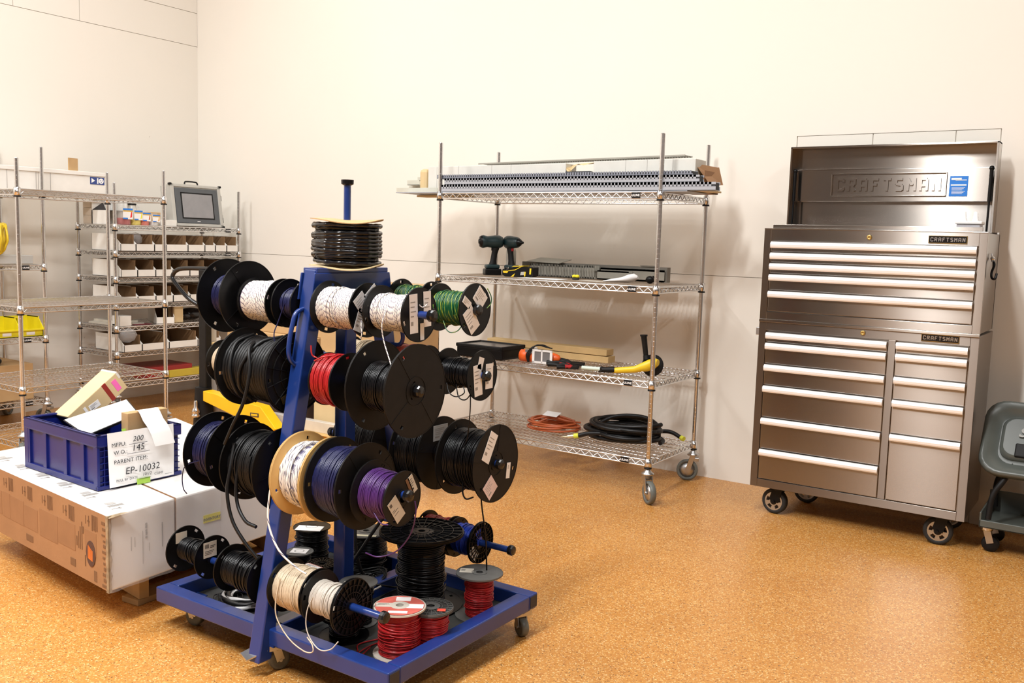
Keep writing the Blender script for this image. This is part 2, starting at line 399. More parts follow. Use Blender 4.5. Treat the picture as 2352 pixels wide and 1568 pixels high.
for r in range(10):
    xs = [-1.64, -1.24, -.84, -.637] if r % 2 else [-1.64, -1.44, -1.04, -.637]
    for a, b in zip(xs, xs[1:]):
        MB().box(a+.002, b-.002, YB+.002, YB+.012, r*.1985+.002, (r+1)*.1985-.002).build('block', WALLC, wb, bevel=.002, seg=1)
wl = struct(MB().box(XL-.13, XL-.010, YF, YB, 0, CEIL), 'wall_left', JOINT)
MB().box(XL-.012, XL, YF, YB, 0, 2.914).build('panel', WALL, wl)
for z0, z1, ys in ((2.918, 3.188, (YF, -1.2, 1.5, 3.62, 4.12, YB)), (3.192, CEIL, (YF, -2., 1., 4.5, YB))):
    for a, b in zip(ys, ys[1:]):
        MB().box(XL-.012, XL, a+.002, b-.002, z0, z1).build('panel', WALL, wl)

# ------------------------------------------------------------------ wire shelving
_cache = {}
def add_post(rack, x, y, z0, z1):
    s = MB(Matrix.Translation((x, y, 0)))
    prof = [(.0125, z0)]; z = z0+.03
    while z < z1-.02:
        prof += [(.0125, z), (.0114, z+.0004), (.0114, z+.0026), (.0125, z+.003)]; z += .0254
    prof += [(.0125, z1-.003), (.0105, z1)]
    s.lathe(prof, 18, False); return s.build('post', CHROME, rack)
def add_caster(rack, x, y, rz, brake=True, r=.062):
    M = Matrix.Translation((x, y, 0)) @ Matrix.Rotation(rz, 4, 'Z')
    s = MB(M); off = .03
    s.lathe([(.02, .150), (.034, .152), (.034, .160), (.022, .168), (.014, .178), (.014, .19)], 18)
    for k in (-1, 1): s.prism([(-.018, -.0), (.018, 0), (.034+off*.2, 0), (.034, .002)], 0, .001) if False else s.bar((0.0, k*.021, .152), (off, k*.021, r-.01), .028, .003, (0, 1, 0))
    s.cyl((off, -.026, r), (off, .026, r), .007)
    c = s.build('caster', ZINC, rack)
    w = MB(M @ Matrix.Translation((off, 0, r)) @ Matrix.Rotation(pi/2, 4, 'X'))
    w.ring([(r-.018, -.012), (r-.006, -.016), (r, -.009), (r, .009), (r-.006, .016), (r-.018, .012)], 26, True)
    w.m = 1; w.lathe([(.012, -.016), (r-.019, -.011), (r-.019, .011), (.012, .016)], 20)
    w.build('wheel', [RUBG, ZINC], c)
    if brake: MB(M).box(-.036, -.006, -.02, .02, .118, .14).build('brake_pedal', ZINC, c, bevel=.003)
    return c
def wire_rack(label, xs, ys, levels, ztop, group, tags, brand=True, solid=()):
    """xs, ys: post centres; tags: (side, fraction) of the black name tag on every shelf"""
    x0, x1 = xs; y0, y1 = ys
    root = thing('wire_shelving_rack', label, 'shelving rack', ((x0+x1)/2, (y0+y1)/2, 0), 0, group)
    n = 0
    for x in xs:
        for y in ys:
            add_post(root, x, y, .176, ztop); add_caster(root, x, y, (.5, 2.2, -.7, 3.5)[n], n != 1); n += 1
    for lv in levels:
        s = MB(); h = .031; lo = lv-h
        edges = (((x0+.02, y0), (x1-.02, y0)), ((x1, y0+.02), (x1, y1-.02)), ((x0+.02, y1), (x1-.02, y1)), ((x0, y0+.02), (x0, y1-.02)))
        for (a, b), (c, d) in edges:
            s.tube([(a, b, lv), (c, d, lv)], .0042, 8); s.tube([(a, b, lo), (c, d, lo)], .0042, 8)
            L = hypot(c-a, d-b); k = max(2, round(L/.052)); P = []
            for i in range(2*k+1):
                t = i/(2*k); P.append((a+(c-a)*t, b+(d-b)*t, (lv-.004) if i % 2 else (lo+.003)))
            s.tube(P, .0028, 6)
        for x in xs:
            for y in ys:
                s.lathe([(.0125, lo-.008), (.0195, lo-.008), (.0185, lv+.010), (.0125, lv+.010)], 14, c=(x, y))
                s.m = 1; s.lathe([(.013, lo-.013), (.0205, lo-.013), (.0205, lo-.007), (.013, lo-.007)], 14, c=(x, y)); s.m = 0
        sh = s.build('shelf', [CHROME, BLKP], root)
        q = MB()
        if x1-x0 >= y1-y0:
            m = int((x1-x0-.04)/.0254)
            for i in range(m+1): x = x0+.02+(x1-x0-.04)*i/m; q.tube([(x, y0, lv+.003), (x, y1, lv+.003)], .0017, 5)
            for k in (.25, .5, .75): y = y0+(y1-y0)*k; q.tube([(x0, y, lv-.001), (x1, y, lv-.001)], .0026, 5); q.tube([(x0, y, lv-.018), (x1, y, lv-.018)], .0026, 5)
        else:
            m = int((y1-y0-.04)/.0254)
            for i in range(m+1): y = y0+.02+(y1-y0-.04)*i/m; q.tube([(x0, y, lv+.003), (x1, y, lv+.003)], .0017, 5)
            for k in (.25, .5, .75): x = x0+(x1-x0)*k; q.tube([(x, y0, lv-.001), (x, y1, lv-.001)], .0026, 5); q.tube([(x, y0, lv-.018), (x, y1, lv-.018)], .0026, 5)
        w = q.build('wire_deck', CHROME, sh); w['kind'] = 'stuff'
        for side, f in tags:
            if side == 'front': M = fr((x0+(x1-x0)*f, y0-.006, lv-.016), (1, 0, 0), (0, 0, 1))
            else: M = fr((x1+.006, y0+(y1-y0)*f, lv-.016), (0, 1, 0), (0, 0, 1))
            MB(M).box(-.024, .024, -.014, .014, -.001, .002).build('name_tag', BLKP, sh)
            text('tag_lettering', 'ULINE', M @ Matrix.Translation((0, 0, .002)), .016, WHITE, sh, .0003, .0004)
    return root
R2 = wire_rack('tall chrome wire shelving rack against the back wall, holding power tools and cable ducts',
               (-3.548, -2.098), (4.441, 5.045), (.228, .647, 1.148, 1.640), 1.938, 'chrome wire shelving racks', (('front', .905),))
R1 = wire_rack('empty chrome wire shelving rack on casters, nearest to the blue tote on the pallet',
               (-5.94, -5.315), (2.83, 3.785), (.105, .437, .905, 1.578), 1.752, 'chrome wire shelving racks', ())
R3 = wire_rack('chrome wire shelving rack in the far left room corner, full of white parts bins',
               (-6.565, -6.10), (3.94, 5.04), (.245, .473, .662, .826, 1.020, 1.207, 1.397), 1.695, 'chrome wire shelving racks', (('side', .90),))
R4 = wire_rack('chrome wire shelving rack by the left wall, holding yellow bins and a long white box',
               (-6.745, -6.19), (2.36, 3.465), (.19, .622, 1.11, 1.605), 1.90, 'chrome wire shelving racks', (('side', .885),))

# ------------------------------------------------------------------ stainless tool cabinet and chest
def handle_bar(x0, x1, zc, parent, yf=4.617):
    s = MB(fr((x0, yf, zc), (0, -1, 0), (0, 0, 1)))       # local x = out of the face, y = up, z = across
    s.M = Matrix.Translation((0, 0, 0)) @ fr((x0, yf, zc), (0, -1, 0), (0, 0, 1))
    # profile across x1-x0 ; z axis = (0,-1,0)x(0,0,1) = (-1,0,0)
    prof = [(0, .016), (.010, .016), (.017, .011), (.020, .002), (.019, -.009), (.015, -.0155), (.011, -.0155), (.013, -.009), (.012, .004), (.004, .009), (0, .009)]
    s.prism(prof, -(x1-x0), 0); return s.build('handle', ALU, parent)
def drawer(root, x0, x1, zt, zb, zc, hidx=0):
    d = MB().box(x0+.003, x1-.003, 4.6185, 4.70, zb+.003, zt-.003).build('drawer', STEEL, root, bevel=.002)
    handle_bar(x0+.004, x1-.004, zc, d); return d
def nameplate(root, x0, x1, z0, z1, y=4.6185):
    p = MB().box(x0, x1, y-.003, y, z0, z1).build('name_plate', BLKG, root, bevel=.001)
    M = fr(((x0+x1)/2, y-.003, (z0+z1)/2), (1, 0, 0), (0, 0, 1))
    f = MB(M); w = (x1-x0)/2; h = (z1-z0)/2
    for a in ((-w, w, h-.002, h), (-w, w, -h, -h+.002), (-w, -w+.002, -h, h), (w-.002, w, -h, h)): f.box(a[0], a[1], a[2], a[3], 0, .001)
    f.build('plate_rim', BRASS, p)
    stroke_text('plate_lettering', 'CRAFTSMAN', M, .017, .0135, .0032, .0034, .0014, ZINC, p)
def lock(root, x, z):
    MB(Matrix.Translation((x, 4.6185, z)) @ Matrix.Rotation(pi/2, 4, 'X')).lathe([(.012, 0), (.012, .004), (.0095, .007), (.004, .007), (.004, .004)], 18).build('keyhole_lock', BRASS, root)
tc = thing('tool_cabinet', 'lower stainless rolling tool cabinet with eleven drawers on black casters', 'tool cabinet', (-1.093, 4.85, 0), 0, 'stainless tool storage')
s = MB().box(-1.597, -.589, 4.630, 5.08, .150, 1.0)
s.build('body', STEELF, tc, bevel=.004)
s = MB()
for a in ((-1.600, -1.564, .147, 1.0), (-.622, -.586, .147, 1.0), (-.972, -.939, .19, .956), (-1.564, -.622, .956, 1.002), (-1.564, -.622, .147, .188)):
    s.box(a[0], a[1], 4.6185, 4.640, a[2], a[3])
s.build('face_frame', STEELF, tc, bevel=.0015)
MB().box(-1.6, -.586, 4.612, 4.62, .998, 1.012).build('top_edge', STEEL, tc, bevel=.002)
L = [.931, .877, .767, .658, .492, .329]; Rr = [.933, .879, .769, .659, .495]
for zl, xa, xb in ((L, -1.562, -.973), (Rr, -.938, -.624)):
    for i, z in enumerate(zl):
        drawer(tc, xa, xb, z+.019, (zl[i+1]+.019) if i+1 < len(zl) else .190, z)
lock(tc, -1.090, .980); nameplate(tc, -.829, -.668, .964, .998)
MB().box(-1.63, -1.6, 4.66, 4.69, .925, .965).build('side_bracket', ZINC, tc, bevel=.003)
for x, y, a in ((-1.47, 4.70, -.12), (-.685, 4.70, .08), (-1.40, 5.02, .1), (-.685, 5.02, .1)):
    c = MB(); c.box(x-.045, x+.045, y-.04, y+.04, .140, .148); c.lathe([(.03, .125), (.036, .128), (.036, .14)], 18, c=(x, y))
    c.bar((x, y-.026, .14), (x-.02, y-.026, .068), .05, .004, (0, 1, 0)); c.bar((x, y+.026, .14), (x-.02, y+.026, .068), .05, .004, (0, 1, 0))
    c.cyl((x-.02, y-.036, .066), (x-.02, y+.036, .066), .008)
    cc = c.build('caster', BLKP, tc)
    w = MB(Matrix.Translation((x-.02, y, .066)) @ Matrix.Rotation(a, 4, 'Z') @ Matrix.Rotation(pi/2, 4, 'X'))
    w.ring([(.044, -.018), (.060, -.020), (.066, -.012), (.066, .012), (.060, .020), (.044, .018)], 30, True)
    w.m = 1; w.plate([.016, .024, .040, .047], 30, -.0185, .0185, lambda i, j: not (i == 1 and j % 6 in (0, 1, 2)))
    w.m = 0; w.lathe([(.0, .0195), (.018, .0195), (.02, .012), (.02, -.012), (.018, -.0195), (0, -.0195)], 16)
    w.build('wheel', [RUB, ZINC], cc)
ch = thing('tool_chest', 'stainless tool chest with open lid, stacked on top of the rolling cabinet', 'tool chest', (-1.093, 4.85, 1.012), 0, 'stainless tool storage')
s = MB()
s.box(-1.597, -.589, 4.630, 4.645, 1.012, 1.465); s.box(-1.597, -1.585, 4.63, 5.04, 1.012, 1.465); s.box(-.601, -.589, 4.63, 5.04, 1.012, 1.465)
s.box(-1.597, -.589, 5.02, 5.04, 1.012, 1.475); s.box(-1.59, -.6, 4.64, 5.03, 1.40, 1.405)
s.build('body', STEELF, ch, bevel=.002)
s = MB()
for a in ((-1.600, -1.566, 1.012, 1.467), (-.620, -.586, 1.012, 1.467), (-1.566, -.620, 1.405, 1.467), (-1.566, -.620, 1.012, 1.050)):
    s.box(a[0], a[1], 4.6185, 4.640, a[2], a[3])
s.build('face_frame', STEEL, ch, bevel=.0015)
s = MB(); s.box(-1.566, -.612, 4.643, 4.655, 1.46, 1.490); s.box(-1.60, -.586, 4.616, 4.65, 1.464, 1.469)
s.build('top_rim', STEEL, ch, bevel=.002)
Z = [1.387, 1.332, 1.279, 1.224, 1.140]
for i, z in enumerate(Z): drawer(ch, -1.564, -.622, z+.019, (Z[i+1]+.019) if i < 4 else 1.052, z)
lock(ch, -1.091, 1.434); nameplate(ch, -.830, -.668, 1.414, 1.4485)
# lid
s = MB()
s.box(-1.600, -.614, 5.045, 5.055, 1.47, 1.903); s.box(-1.600, -1.590, 4.955, 5.055, 1.47, 1.903); s.box(-.624, -.614, 4.955, 5.055, 1.47, 1.903)
s.box(-1.600, -.614, 4.955, 5.055, 1.893, 1.903)
lid = s.build('lid', STEEL, ch, bevel=.002)
s = MB().box(-1.588, -.626, 5.018, 5.046, 1.620, 1.788); s.build('lid_stiffener', STEEL, lid, bevel=.004)
s = MB()
for a in ((-1.395, -.838, 1.760, 1.766), (-1.395, -.838, 1.648, 1.654), (-1.395, -1.388, 1.648, 1.766), (-.845, -.838, 1.648, 1.766)): s.box(a[0], a[1], 5.010, 5.02, a[2], a[3])
s.build('embossed_frame', STEEL, lid, bevel=.002)
stroke_text('embossed_lettering', 'CRAFTSMAN', fr((-1.117, 5.018, 1.707), (1, 0, 0), (0, 0, 1)), .062, .046, .012, .012, .007, STEEL, lid)
for x in (-1.575, -.640):
    s = MB(); s.cyl((x, 4.975, 1.775), (x, 4.972, 1.62), .0085); s.cyl((x, 4.972, 1.62), (x, 4.965, 1.47), .005); s.sphere((x, 4.976, 1.778), .012)
    s.build('gas_strut', BLKP, ch)
p = paper(lid, fr((-.785, 5.0165, 1.697), (1, 0, 0), (0, 0, 1)), .082, .098, BLUL, (), name='sticker')
s = MB(fr((-.785, 5.0155, 1.697), (1, 0, 0), (0, 0, 1)))
s.box(-.035, .035, .002, .008, .0, .0006); s.box(-.034, .012, .030, .040, 0, .0006); s.box(-.015, .035, .027, .031, 0, .0006)
for k in range(6): s.box(-.03, .03-.006*(k % 3), -.008-k*.006, -.006-k*.006, 0, .0005)
s.build('sticker_printing', WHITE, lid)
# hook on the chest side
s = MB(); s.tube(smoothpath([(-.583, 4.75, 1.375), (-.575, 4.74, 1.34), (-.572, 4.74, 1.30), (-.575, 4.742, 1.27)], 5), .003, 6)
s.sphere((-.576, 4.745, 1.352), .010); s.m = 1
s.tube(smoothpath([(-.578, 4.75, 1.345), (-.566, 4.735, 1.325), (-.574, 4.73, 1.29), (-.590+.02, 4.72, 1.265), (-.556, 4.71, 1.262), (-.552, 4.72, 1.285)], 5), .0055, 7)
s.build('hook_strap', [CHROME, BLKP], None, at=(-.583, 4.75, 1.26), label='black hook strap hanging on the right side of the steel tool chest', category='strap')
# bottle caddy in the chest
cd_ = thing('bottle_caddy', 'white plastic caddy with two white nozzle bottles in the open tool chest', 'caddy', (-.70, 4.86, 1.406))
MB().box(-.750, -.648, 4.82, 4.90, 1.406, 1.520).build('box', mat('milky_plastic', (.55, .54, .58), .4), cd_, bevel=.006)
MB().box(-.757, -.641, 4.813, 4.907, 1.508, 1.522).build('rim', WHITE, cd_, bevel=.004)
for x in (-.727, -.676):
    MB().lathe([(.016, 1.52), (.016, 1.53), (.0125, 1.535), (.0085, 1.567), (0, 1.568)], 14, c=(x, 4.86)).build('nozzle', WHITE, cd_)

# ------------------------------------------------------------------ creeper seat at the right edge
cs = thing('roller_seat', 'charcoal plastic mechanic roller seat at the right edge, beside the steel cabinet', 'stool', (-.30, 4.76, 0))
def rrect(w, h, r, n=5, cx=0, cy=0):
    out = []
    for sx, sy, a0 in ((1, 1, 0), (-1, 1, pi/2), (-1, -1, pi), (1, -1, 3*pi/2)):
        for k in range(n+1): a = a0+pi/2*k/n; out.append((cx+sx*(w/2-r)+r*cos(a), cy+sy*(h/2-r)+r*sin(a)))
    return out
def loft(s, loops, cap0=True, cap1=True, smooth=True):
    n = len(loops[0]); vs = [p for l in loops for p in l]; fs = []
    for i in range(len(loops)-1):
        for k in range(n): fs.append((i*n+k, i*n+(k+1) % n, (i+1)*n+(k+1) % n, (i+1)*n+k))
    s.add(vs, fs, smooth)
    if cap0: s.add(loops[0], [tuple(range(n-1, -1, -1))], False)
    if cap1: s.add(loops[-1], [tuple(range(n))], False)
# the seat pan faces the camera: a dished tray tilted up at the back
Ms = Matrix.Translation((-.295, 4.78, .530)) @ Matrix.Rotation(radians(52), 4, 'X') @ Matrix.Diagonal((1.13, 1.08, 1, 1))
def seatloop(w, h, r, z, dy=0): return [(x, y+dy, z) for x, y in rrect(w, h, r, 5)]
s = MB(Ms); 
loft(s, [seatloop(.40, .30, .07, -.06), seatloop(.455, .345, .08, -.03), seatloop(.475, .36, .085, .0), seatloop(.465, .352, .08, .018), seatloop(.44, .33, .075, .020),
         seatloop(.40, .28, .065, .0, .004), seatloop(.355, .235, .06, -.022, .006), seatloop(.345, .225, .055, -.024, .006)])
seat = s.build('seat_pan', SEATG, cs)
s = MB(Ms); loft(s, [seatloop(.335, .20, .05, -.03, .01), seatloop(.335, .20, .05, -.006, .01), seatloop(.31, .175, .045, .004, .012)]); s.build('seat_pad', SEATG, seat)
MB(Ms).box(-.11, .11, -.083, -.020, -.01, .0135).build('tool_slot', BLKM, seat, bevel=.006)
text('seat_lettering', 'Snap-on', Ms @ Matrix.Translation((.0, .030, .0125)), .062, mat('seat_print', (.34, .34, .32), .5), seat, .0005, .0015, shear=.25)
for sx in (-1, 1):
    s = MB(); s.tube(smoothpath([(-.30+sx*.12, 4.74, .42), (-.30+sx*.145, 4.69, .36), (-.30+sx*.185, 4.67, .28), (-.30+sx*.195, 4.66, .17)], 6), .013, 8); s.build('leg', BLKM, cs)
    s = MB(); s.tube(smoothpath([(-.30+sx*.13, 4.86, .46), (-.30+sx*.17, 4.92, .37), (-.30+sx*.20, 4.93, .28), (-.30+sx*.20, 4.94, .17)], 6), .013, 8); s.build('leg', BLKM, cs)
s = MB(); s.box(-.53, -.06, 4.65, 4.98, .130, .138); s.box(-.53, -.06, 4.65, 4.658, .130, .165); s.box(-.53, -.06, 4.972, 4.98, .130, .24); s.box(-.53, -.522, 4.65, 4.98, .13, .20); s.box(-.068, -.06, 4.65, 4.98, .13, .20)
s.build('tray', SEATG, cs, bevel=.003)
for x in (-.505, -.09):
    for y in (4.74, 4.93):
        s = MB(); s.lathe([(.020, .096), (.027, .100), (.027, .116), (.018, .13)], 16, c=(x, y)); s.m = 1
        s.bar((x, y-.016, .108), (x+.02, y-.016, .042), .03, .003, (0, 1, 0)); s.bar((x, y+.016, .108), (x+.02, y+.016, .042), .03, .003, (0, 1, 0))
        c = s.build('caster', [CHROME, ZINC], cs)
        w = MB(Matrix.Translation((x+.02, y, .0385)) @ Matrix.Rotation(pi/2, 4, 'X')); w.lathe([(.01, -.012), (.034, -.012), (.0385, -.006), (.0385, .006), (.034, .012), (.01, .012)], 22); w.build('wheel', BLKM, c)

# ------------------------------------------------------------------ wire spool cart
CX, CY = -2.178, 2.242
ct = thing('spool_cart', 'blue steel spool cart with tapered mast, spindle rods and a framed base on casters', 'cart', (-2.19, 2.28, 0))
fx0, fx1, fy0, fy1, ft = -2.725, -1.662, 1.892, 2.672, .150
s = MB(); b = .052
s.box(fx0, fx1, fy0, fy0+b, ft-b, ft); s.box(fx0, fx1, fy1-b, fy1, ft-b, ft)
s.box(fx0+.0, fx0+b, fy0+b, fy1-b, ft-b, ft); s.box(fx1-b, fx1, fy0+b, fy1-b, ft-b, ft)
s.box(CX-.026, CX+.026, fy0+b, fy1-b, ft-b, ft)
s.build('base_frame', BLUE, ct, bevel=.004)
for x in (fx0-.0008, fx1+.0008): # open tube ends
    for y in (fy0+.026, fy1-.026):
        MB().box(x-.001, x+.001, y-.020, y+.020, ft-.046, ft-.006).build('tube_end', INK, ct)
MB().box(fx0+.03, fx1-.03, fy0+.03, fy1-.03, ft-.062, ft-.050).build('deck', DECK, ct)
yfc = lambda z: 2.105-(1.26-z)*.1897
ybc = lambda z: 2.385+(1.26-z)*.1897
for nm, f in (('leg', yfc), ('leg', ybc)):
    s = MB(); w = .026
    z0, z1 = (.05, 1.262)
    y0, y1 = f(z0), f(z1)
    sg = 0
    s.add([(CX-w, y0-w, z0), (CX+w, y0-w, z0), (CX+w, y0+w, z0), (CX-w, y0+w, z0), (CX-w, y1-w, z1), (CX+w, y1-w, z1), (CX+w, y1+w, z1), (CX-w, y1+w, z1)],
          [(0,3,2,1),(4,5,6,7),(0,1,5,4),(1,2,6,5),(2,3,7,6),(3,0,4,7)])
    s.build(nm, BLUE, ct, bevel=.004)
MB().box(CX-.025, CX+.025, CY-.025, CY+.025, ft-.02, 1.20).build('centre_post', BLUE, ct, bevel=.004)
s = MB(); s.box(CX-.031, CX+.031, 2.080, 2.410, 1.250, 1.2655)
for sx in (-1, 1):
    x = CX+sx*.030
    s.add([(x-.003, 2.07, 1.25), (x+.003, 2.07, 1.25), (x+.003, 2.418, 1.25), (x-.003, 2.418, 1.25), (x-.003, 2.055, 1.165), (x+.003, 2.055, 1.165), (x+.003, 2.433, 1.165), (x-.003, 2.433, 1.165)],
          [(0,1,2,3),(7,6,5,4),(4,5,1,0),(5,6,2,1),(6,7,3,2),(7,4,0,3)])
s.build('mast_cap', BLUE, ct, bevel=.002)
# spindles
YF_ = {1: (2.108, 1.145), 2: (2.067, .926), 3: (2.011, .630), 4: (1.944, .281)}
YK_ = {1: (2.452, 1.141), 2: (2.494, .920), 3: (2.552, .614), 4: (2.612, .300)}
for (y, z), xa, xb in ((YF_[1], -2.66, -1.704), (YF_[2], -2.62, -1.715), (YF_[3], -2.60, -1.700), (YF_[4], -2.66, -1.726),
                       (YK_[1], -2.55, -1.791), (YK_[2], -2.55, -1.779), (YK_[3], -2.55, -1.755), (YK_[4], -2.40, -1.738)):
    sp = MB().cyl((xa, y, z), (xb, y, z), .0115, n=16).build('spindle', BLUE, ct)
    for x, d in ((xb, 1), (xa, -1)):
        k = MB(fr((x, y, z), (0, 1, 0), (0, 0, 1)) if d > 0 else fr((x, y, z), (0, -1, 0), (0, 0, 1)))
        k.lathe([(.011, -.012), (.018, -.008), (.0185, .004), (.016, .009), (.006, .011), (0, .011)], 10, False).build('knob', BLKG, sp)
sp = MB().cyl((CX, CY, 1.19), (CX, CY, 1.548), .0115, n=16).build('top_spindle', BLUE, ct)
MB(Matrix.Translation((CX, CY, 1.545))).lathe([(.012, -.012), (.020, -.008), (.0205, .006), (.0, .0065)], 16, False).build('knob', BLKP, sp)
for P in ([(-2.185, 2.085, 1.136), (-2.185, 2.055, 1.136), (-2.185, 2.026, 1.122), (-2.186, 2.012, 1.083), (-2.187, 2.003, 1.042), (-2.187, 1.999, 1.004), (-2.186, 2.007, .978), (-2.185, 2.028, .961), (-2.185, 2.065, .954)],
          [(-2.155, 2.44, 1.075), (-2.12, 2.44, 1.072), (-2.105, 2.44, 1.05), (-2.105, 2.445, 1.02), (-2.12, 2.445, 1.0), (-2.155, 2.445, .998)]):
    MB().tube(smoothpath(P, 6), .0075, 10).build('handle', BLUE, ct)
for x, y, a, big in ((-2.660, 1.99, .3, 0), (-1.705, 2.63, -.5, 0), (-2.17, 1.93, 1.2, 1), (-2.66, 2.60, .6, 0), (-1.705, 1.95, .2, 0)):
    M = Matrix.Translation((x, y, 0)) @ Matrix.Rotation(a, 4, 'Z')
    s = MB(M); s.box(-.03, .03, -.03, .03, .075, .098 if not big else .092)
    if not big: s.m = 0
    r = .0335
    for k in (-1, 1): s.bar((0, k*.017, .078), (.014, k*.017, r), .026, .003, (0, 1, 0))
    s.lathe([(.016, .068), (.022, .070), (.022, .077), (.016, .079)], 16); s.cyl((.014, -.02, r), (.014, .02, r), .005)
    c = s.build('caster', ZINC, ct)
    w = MB(M @ Matrix.Translation((.014, 0, r)) @ Matrix.Rotation(pi/2, 4, 'X'))
    w.lathe([(.008, -.012), (.022, -.012), (.029, -.014), (r, -.009), (r, .009), (.029, .014), (.022, .012), (.008, .012)], 24); w.build('wheel', RUBG, c)
    MB().cb((x, y, .098), (.075, .075, .008)).build('caster_mount', BLUE, ct)
    if big:
        s = MB(M); s.add([(-.10, -.03, .066), (-.035, -.033, .084), (-.035, .033, .084), (-.10, .03, .066), (-.10, -.03, .062), (-.035, -.033, .080), (-.035, .033, .080), (-.10, .03, .062)],
                         [(0,1,2,3),(7,6,5,4),(4,5,1,0),(5,6,2,1),(6,7,3,2),(7,4,0,3)])
        s.build('brake_pedal', ZINC, c)

# ------------------------------------------------------------------ spools
def wind(s, z0, z1, r, wr, mess=.35, seg=22, loose=3, taper=0., n=5):
    L = z1-z0; turns = max(3, int(L/(2.0*wr))); N = turns*seg; P = []
    ph = [random.uniform(0, 6.28) for _ in range(6)]
    off = [random.uniform(-1, 1) for _ in range(turns+2)]
    for i in range(N+1):
        t = i/N; a = 2*pi*i/seg; k = i/seg; ki = int(k); fr_ = k-ki
        o = off[ki]*(1-fr_)+off[min(ki+1, turns+1)]*fr_
        rr = r*(1-taper*t) + wr*mess*o + .02*r*sin(5*t+ph[0])
        zz = z0+wr+(L-2*wr)*t + wr*mess*1.2*sin(a+ph[int(k*.37) % 6])
        P.append((rr*cos(a), rr*sin(a), min(max(zz, z0+wr), z1-wr)))
    s.tube(P, wr, n)
    for q in range(loose):
        zc = random.uniform(z0+.2*L, z1-.2*L); am = random.uniform(.04, .22)*L; a0 = random.uniform(0, 6.28); w0 = random.uniform(-1, 1)
        t = (zc-z0)/L; rr = r*(1-taper*t)+wr*1.7; P = []
        for i in range(41):
            a = a0+2*pi*i/40; P.append((rr*cos(a), rr*sin(a), zc+am*sin(a*.5+w0)*.7+am*.3*(i/40)))
        s.tube(P, wr, n)
    rc = r-wr*.6
    s.ring([(max(rc, .02), z0), (max(rc*(1-taper), .02), z1), (.0128, z1), (.0128, z0)], 24, False)
def flange(s, z0, R, t, style, side):
    """z0: inner or lower face; style plain / ribbed / slotted / smooth"""
    n = 60
    if style == 'smooth': s.plate([.013, R*.5, R-.002, R], 48, z0, z0+t, None)
    else:
        H = (3, 13, 23, 33, 43, 53) if R > .11 else (5, 20, 35, 50)
        wd_ = 1 if R > .11 else 2
        rings = [.013, .022, .030, R*.80, R*.80+.011 if R > .1 else R*.80+.009, R]
        def keep(i, j):
            if i == 3 and any((j-h) % n < wd_ for h in H[::2] if True): return False
            if i == 1 and j % 20 in (0, 1, 2) and style != 'closed': return False
            return True
        s.plate(rings, n, z0, z0+t, keep)
    zt = z0+t if side > 0 else z0
    s.ring([(R-.0025, z0-.0008), (R, z0-.0008), (R, z0+t+.0008), (R-.0025, z0+t+.0008)], n)
    e = (0, .0016) if side > 0 else (-.0016, 0)
    s.ring([(R*.30, zt+e[0]), (R*.30+.0022, zt+e[0]), (R*.30+.0022, zt+e[1]), (R*.30, zt+e[1])], 40)
    if style in ('ribbed', 'slotted'):
        nr = 24 if style == 'ribbed' else 12
        for k in range(nr):
            a = 2*pi*k/nr; M = s.M; s.M = M @ Matrix.Rotation(a, 4, 'Z')
            s.box(R*.30, R*.97, -.0008, .0008, zt+(0 if side > 0 else -.005), zt+(.005 if side > 0 else 0)); s.M = M
        for rr in (.5, .74, .96): s.ring([(R*rr, zt-(0 if side > 0 else .005)), (R*rr+.0018, zt-(0 if side > 0 else .005)), (R*rr+.0018, zt+(.005 if side > 0 else 0)), (R*rr, zt+(.005 if side > 0 else 0))], 40)
    elif style == 'plain' and R > .11:
        for a in (.5, .5+pi, 2.1): 
            M = s.M; s.M = M @ Matrix.Rotation(a, 4, 'Z'); s.box(R*.31, R*.98, -.0007, .0007, zt+(0 if side > 0 else -.0012), zt+(.0012 if side > 0 else 0)); s.M = M
AX = Matrix(((0, 0, 1, 0), (1, 0, 0, 0), (0, 1, 0, 0), (0, 0, 0, 1)))
def spool(label, axis, c, h0, h1, RL, RR, rw, wr, wm, fm=BLKP, st=('plain', 'plain'), sheets=(), mess=.35, loose=3, taper=0., group=None, t=.0032, wires=(), cat='wire spool', name='wire_spool', n=5):
    """axis 'x': c=(y, z), h along world x; axis 'z': c=(x, y), h along world z"""
    R = max(RL, RR)
    if axis == 'x': M = Matrix.Translation((0, c[0], c[1])) @ AX; loc = ((h0+h1)/2, c[0], c[1]-R)
    else: M = Matrix.Translation((c[0], c[1], 0)); loc = (c[0], c[1], h0)
    root = thing(name, label, cat, loc, 0, group)
    spin = Matrix.Rotation(random.uniform(0, 6.28), 4, 'Z')
    s = MB(M @ spin); flange(s, h0, RL, t, st[0], -1); f0 = s.build('flange', fm, root)
    s = MB(M @ spin); flange(s, h1-t, RR, t, st[1], 1); f1 = s.build('flange', fm, root)
    MB(M).ring([(.0125, h0-.001), (min(.026, rw*.6), h0-.001), (min(.026, rw*.6), h1+.001), (.0125, h1+.001)], 24).build('barrel', fm, root)
    s = MB(M); wind(s, h0+t, h1-t, rw, wr, mess, loose=loose, taper=taper, n=n); s.build('wire_winding', wm, root)
    for sh in sheets:
        u, v, w, h, rot = sh[:5]; m = sh[5] if len(sh) > 5 else WHITE; lines = sh[6] if len(sh) > 6 else ()
        Ms = M @ Matrix.Translation((u, v, h1+.0012)) @ Matrix.Rotation(rot, 4, 'Z')
        paper(f1, Ms, w, h, m, lines, INKG if m is not PAPB else INK)
    for P, r_ in wires:
        MB().tube(smoothpath(P, 8), r_, 7).build('wire_end', wm, root)
    return root
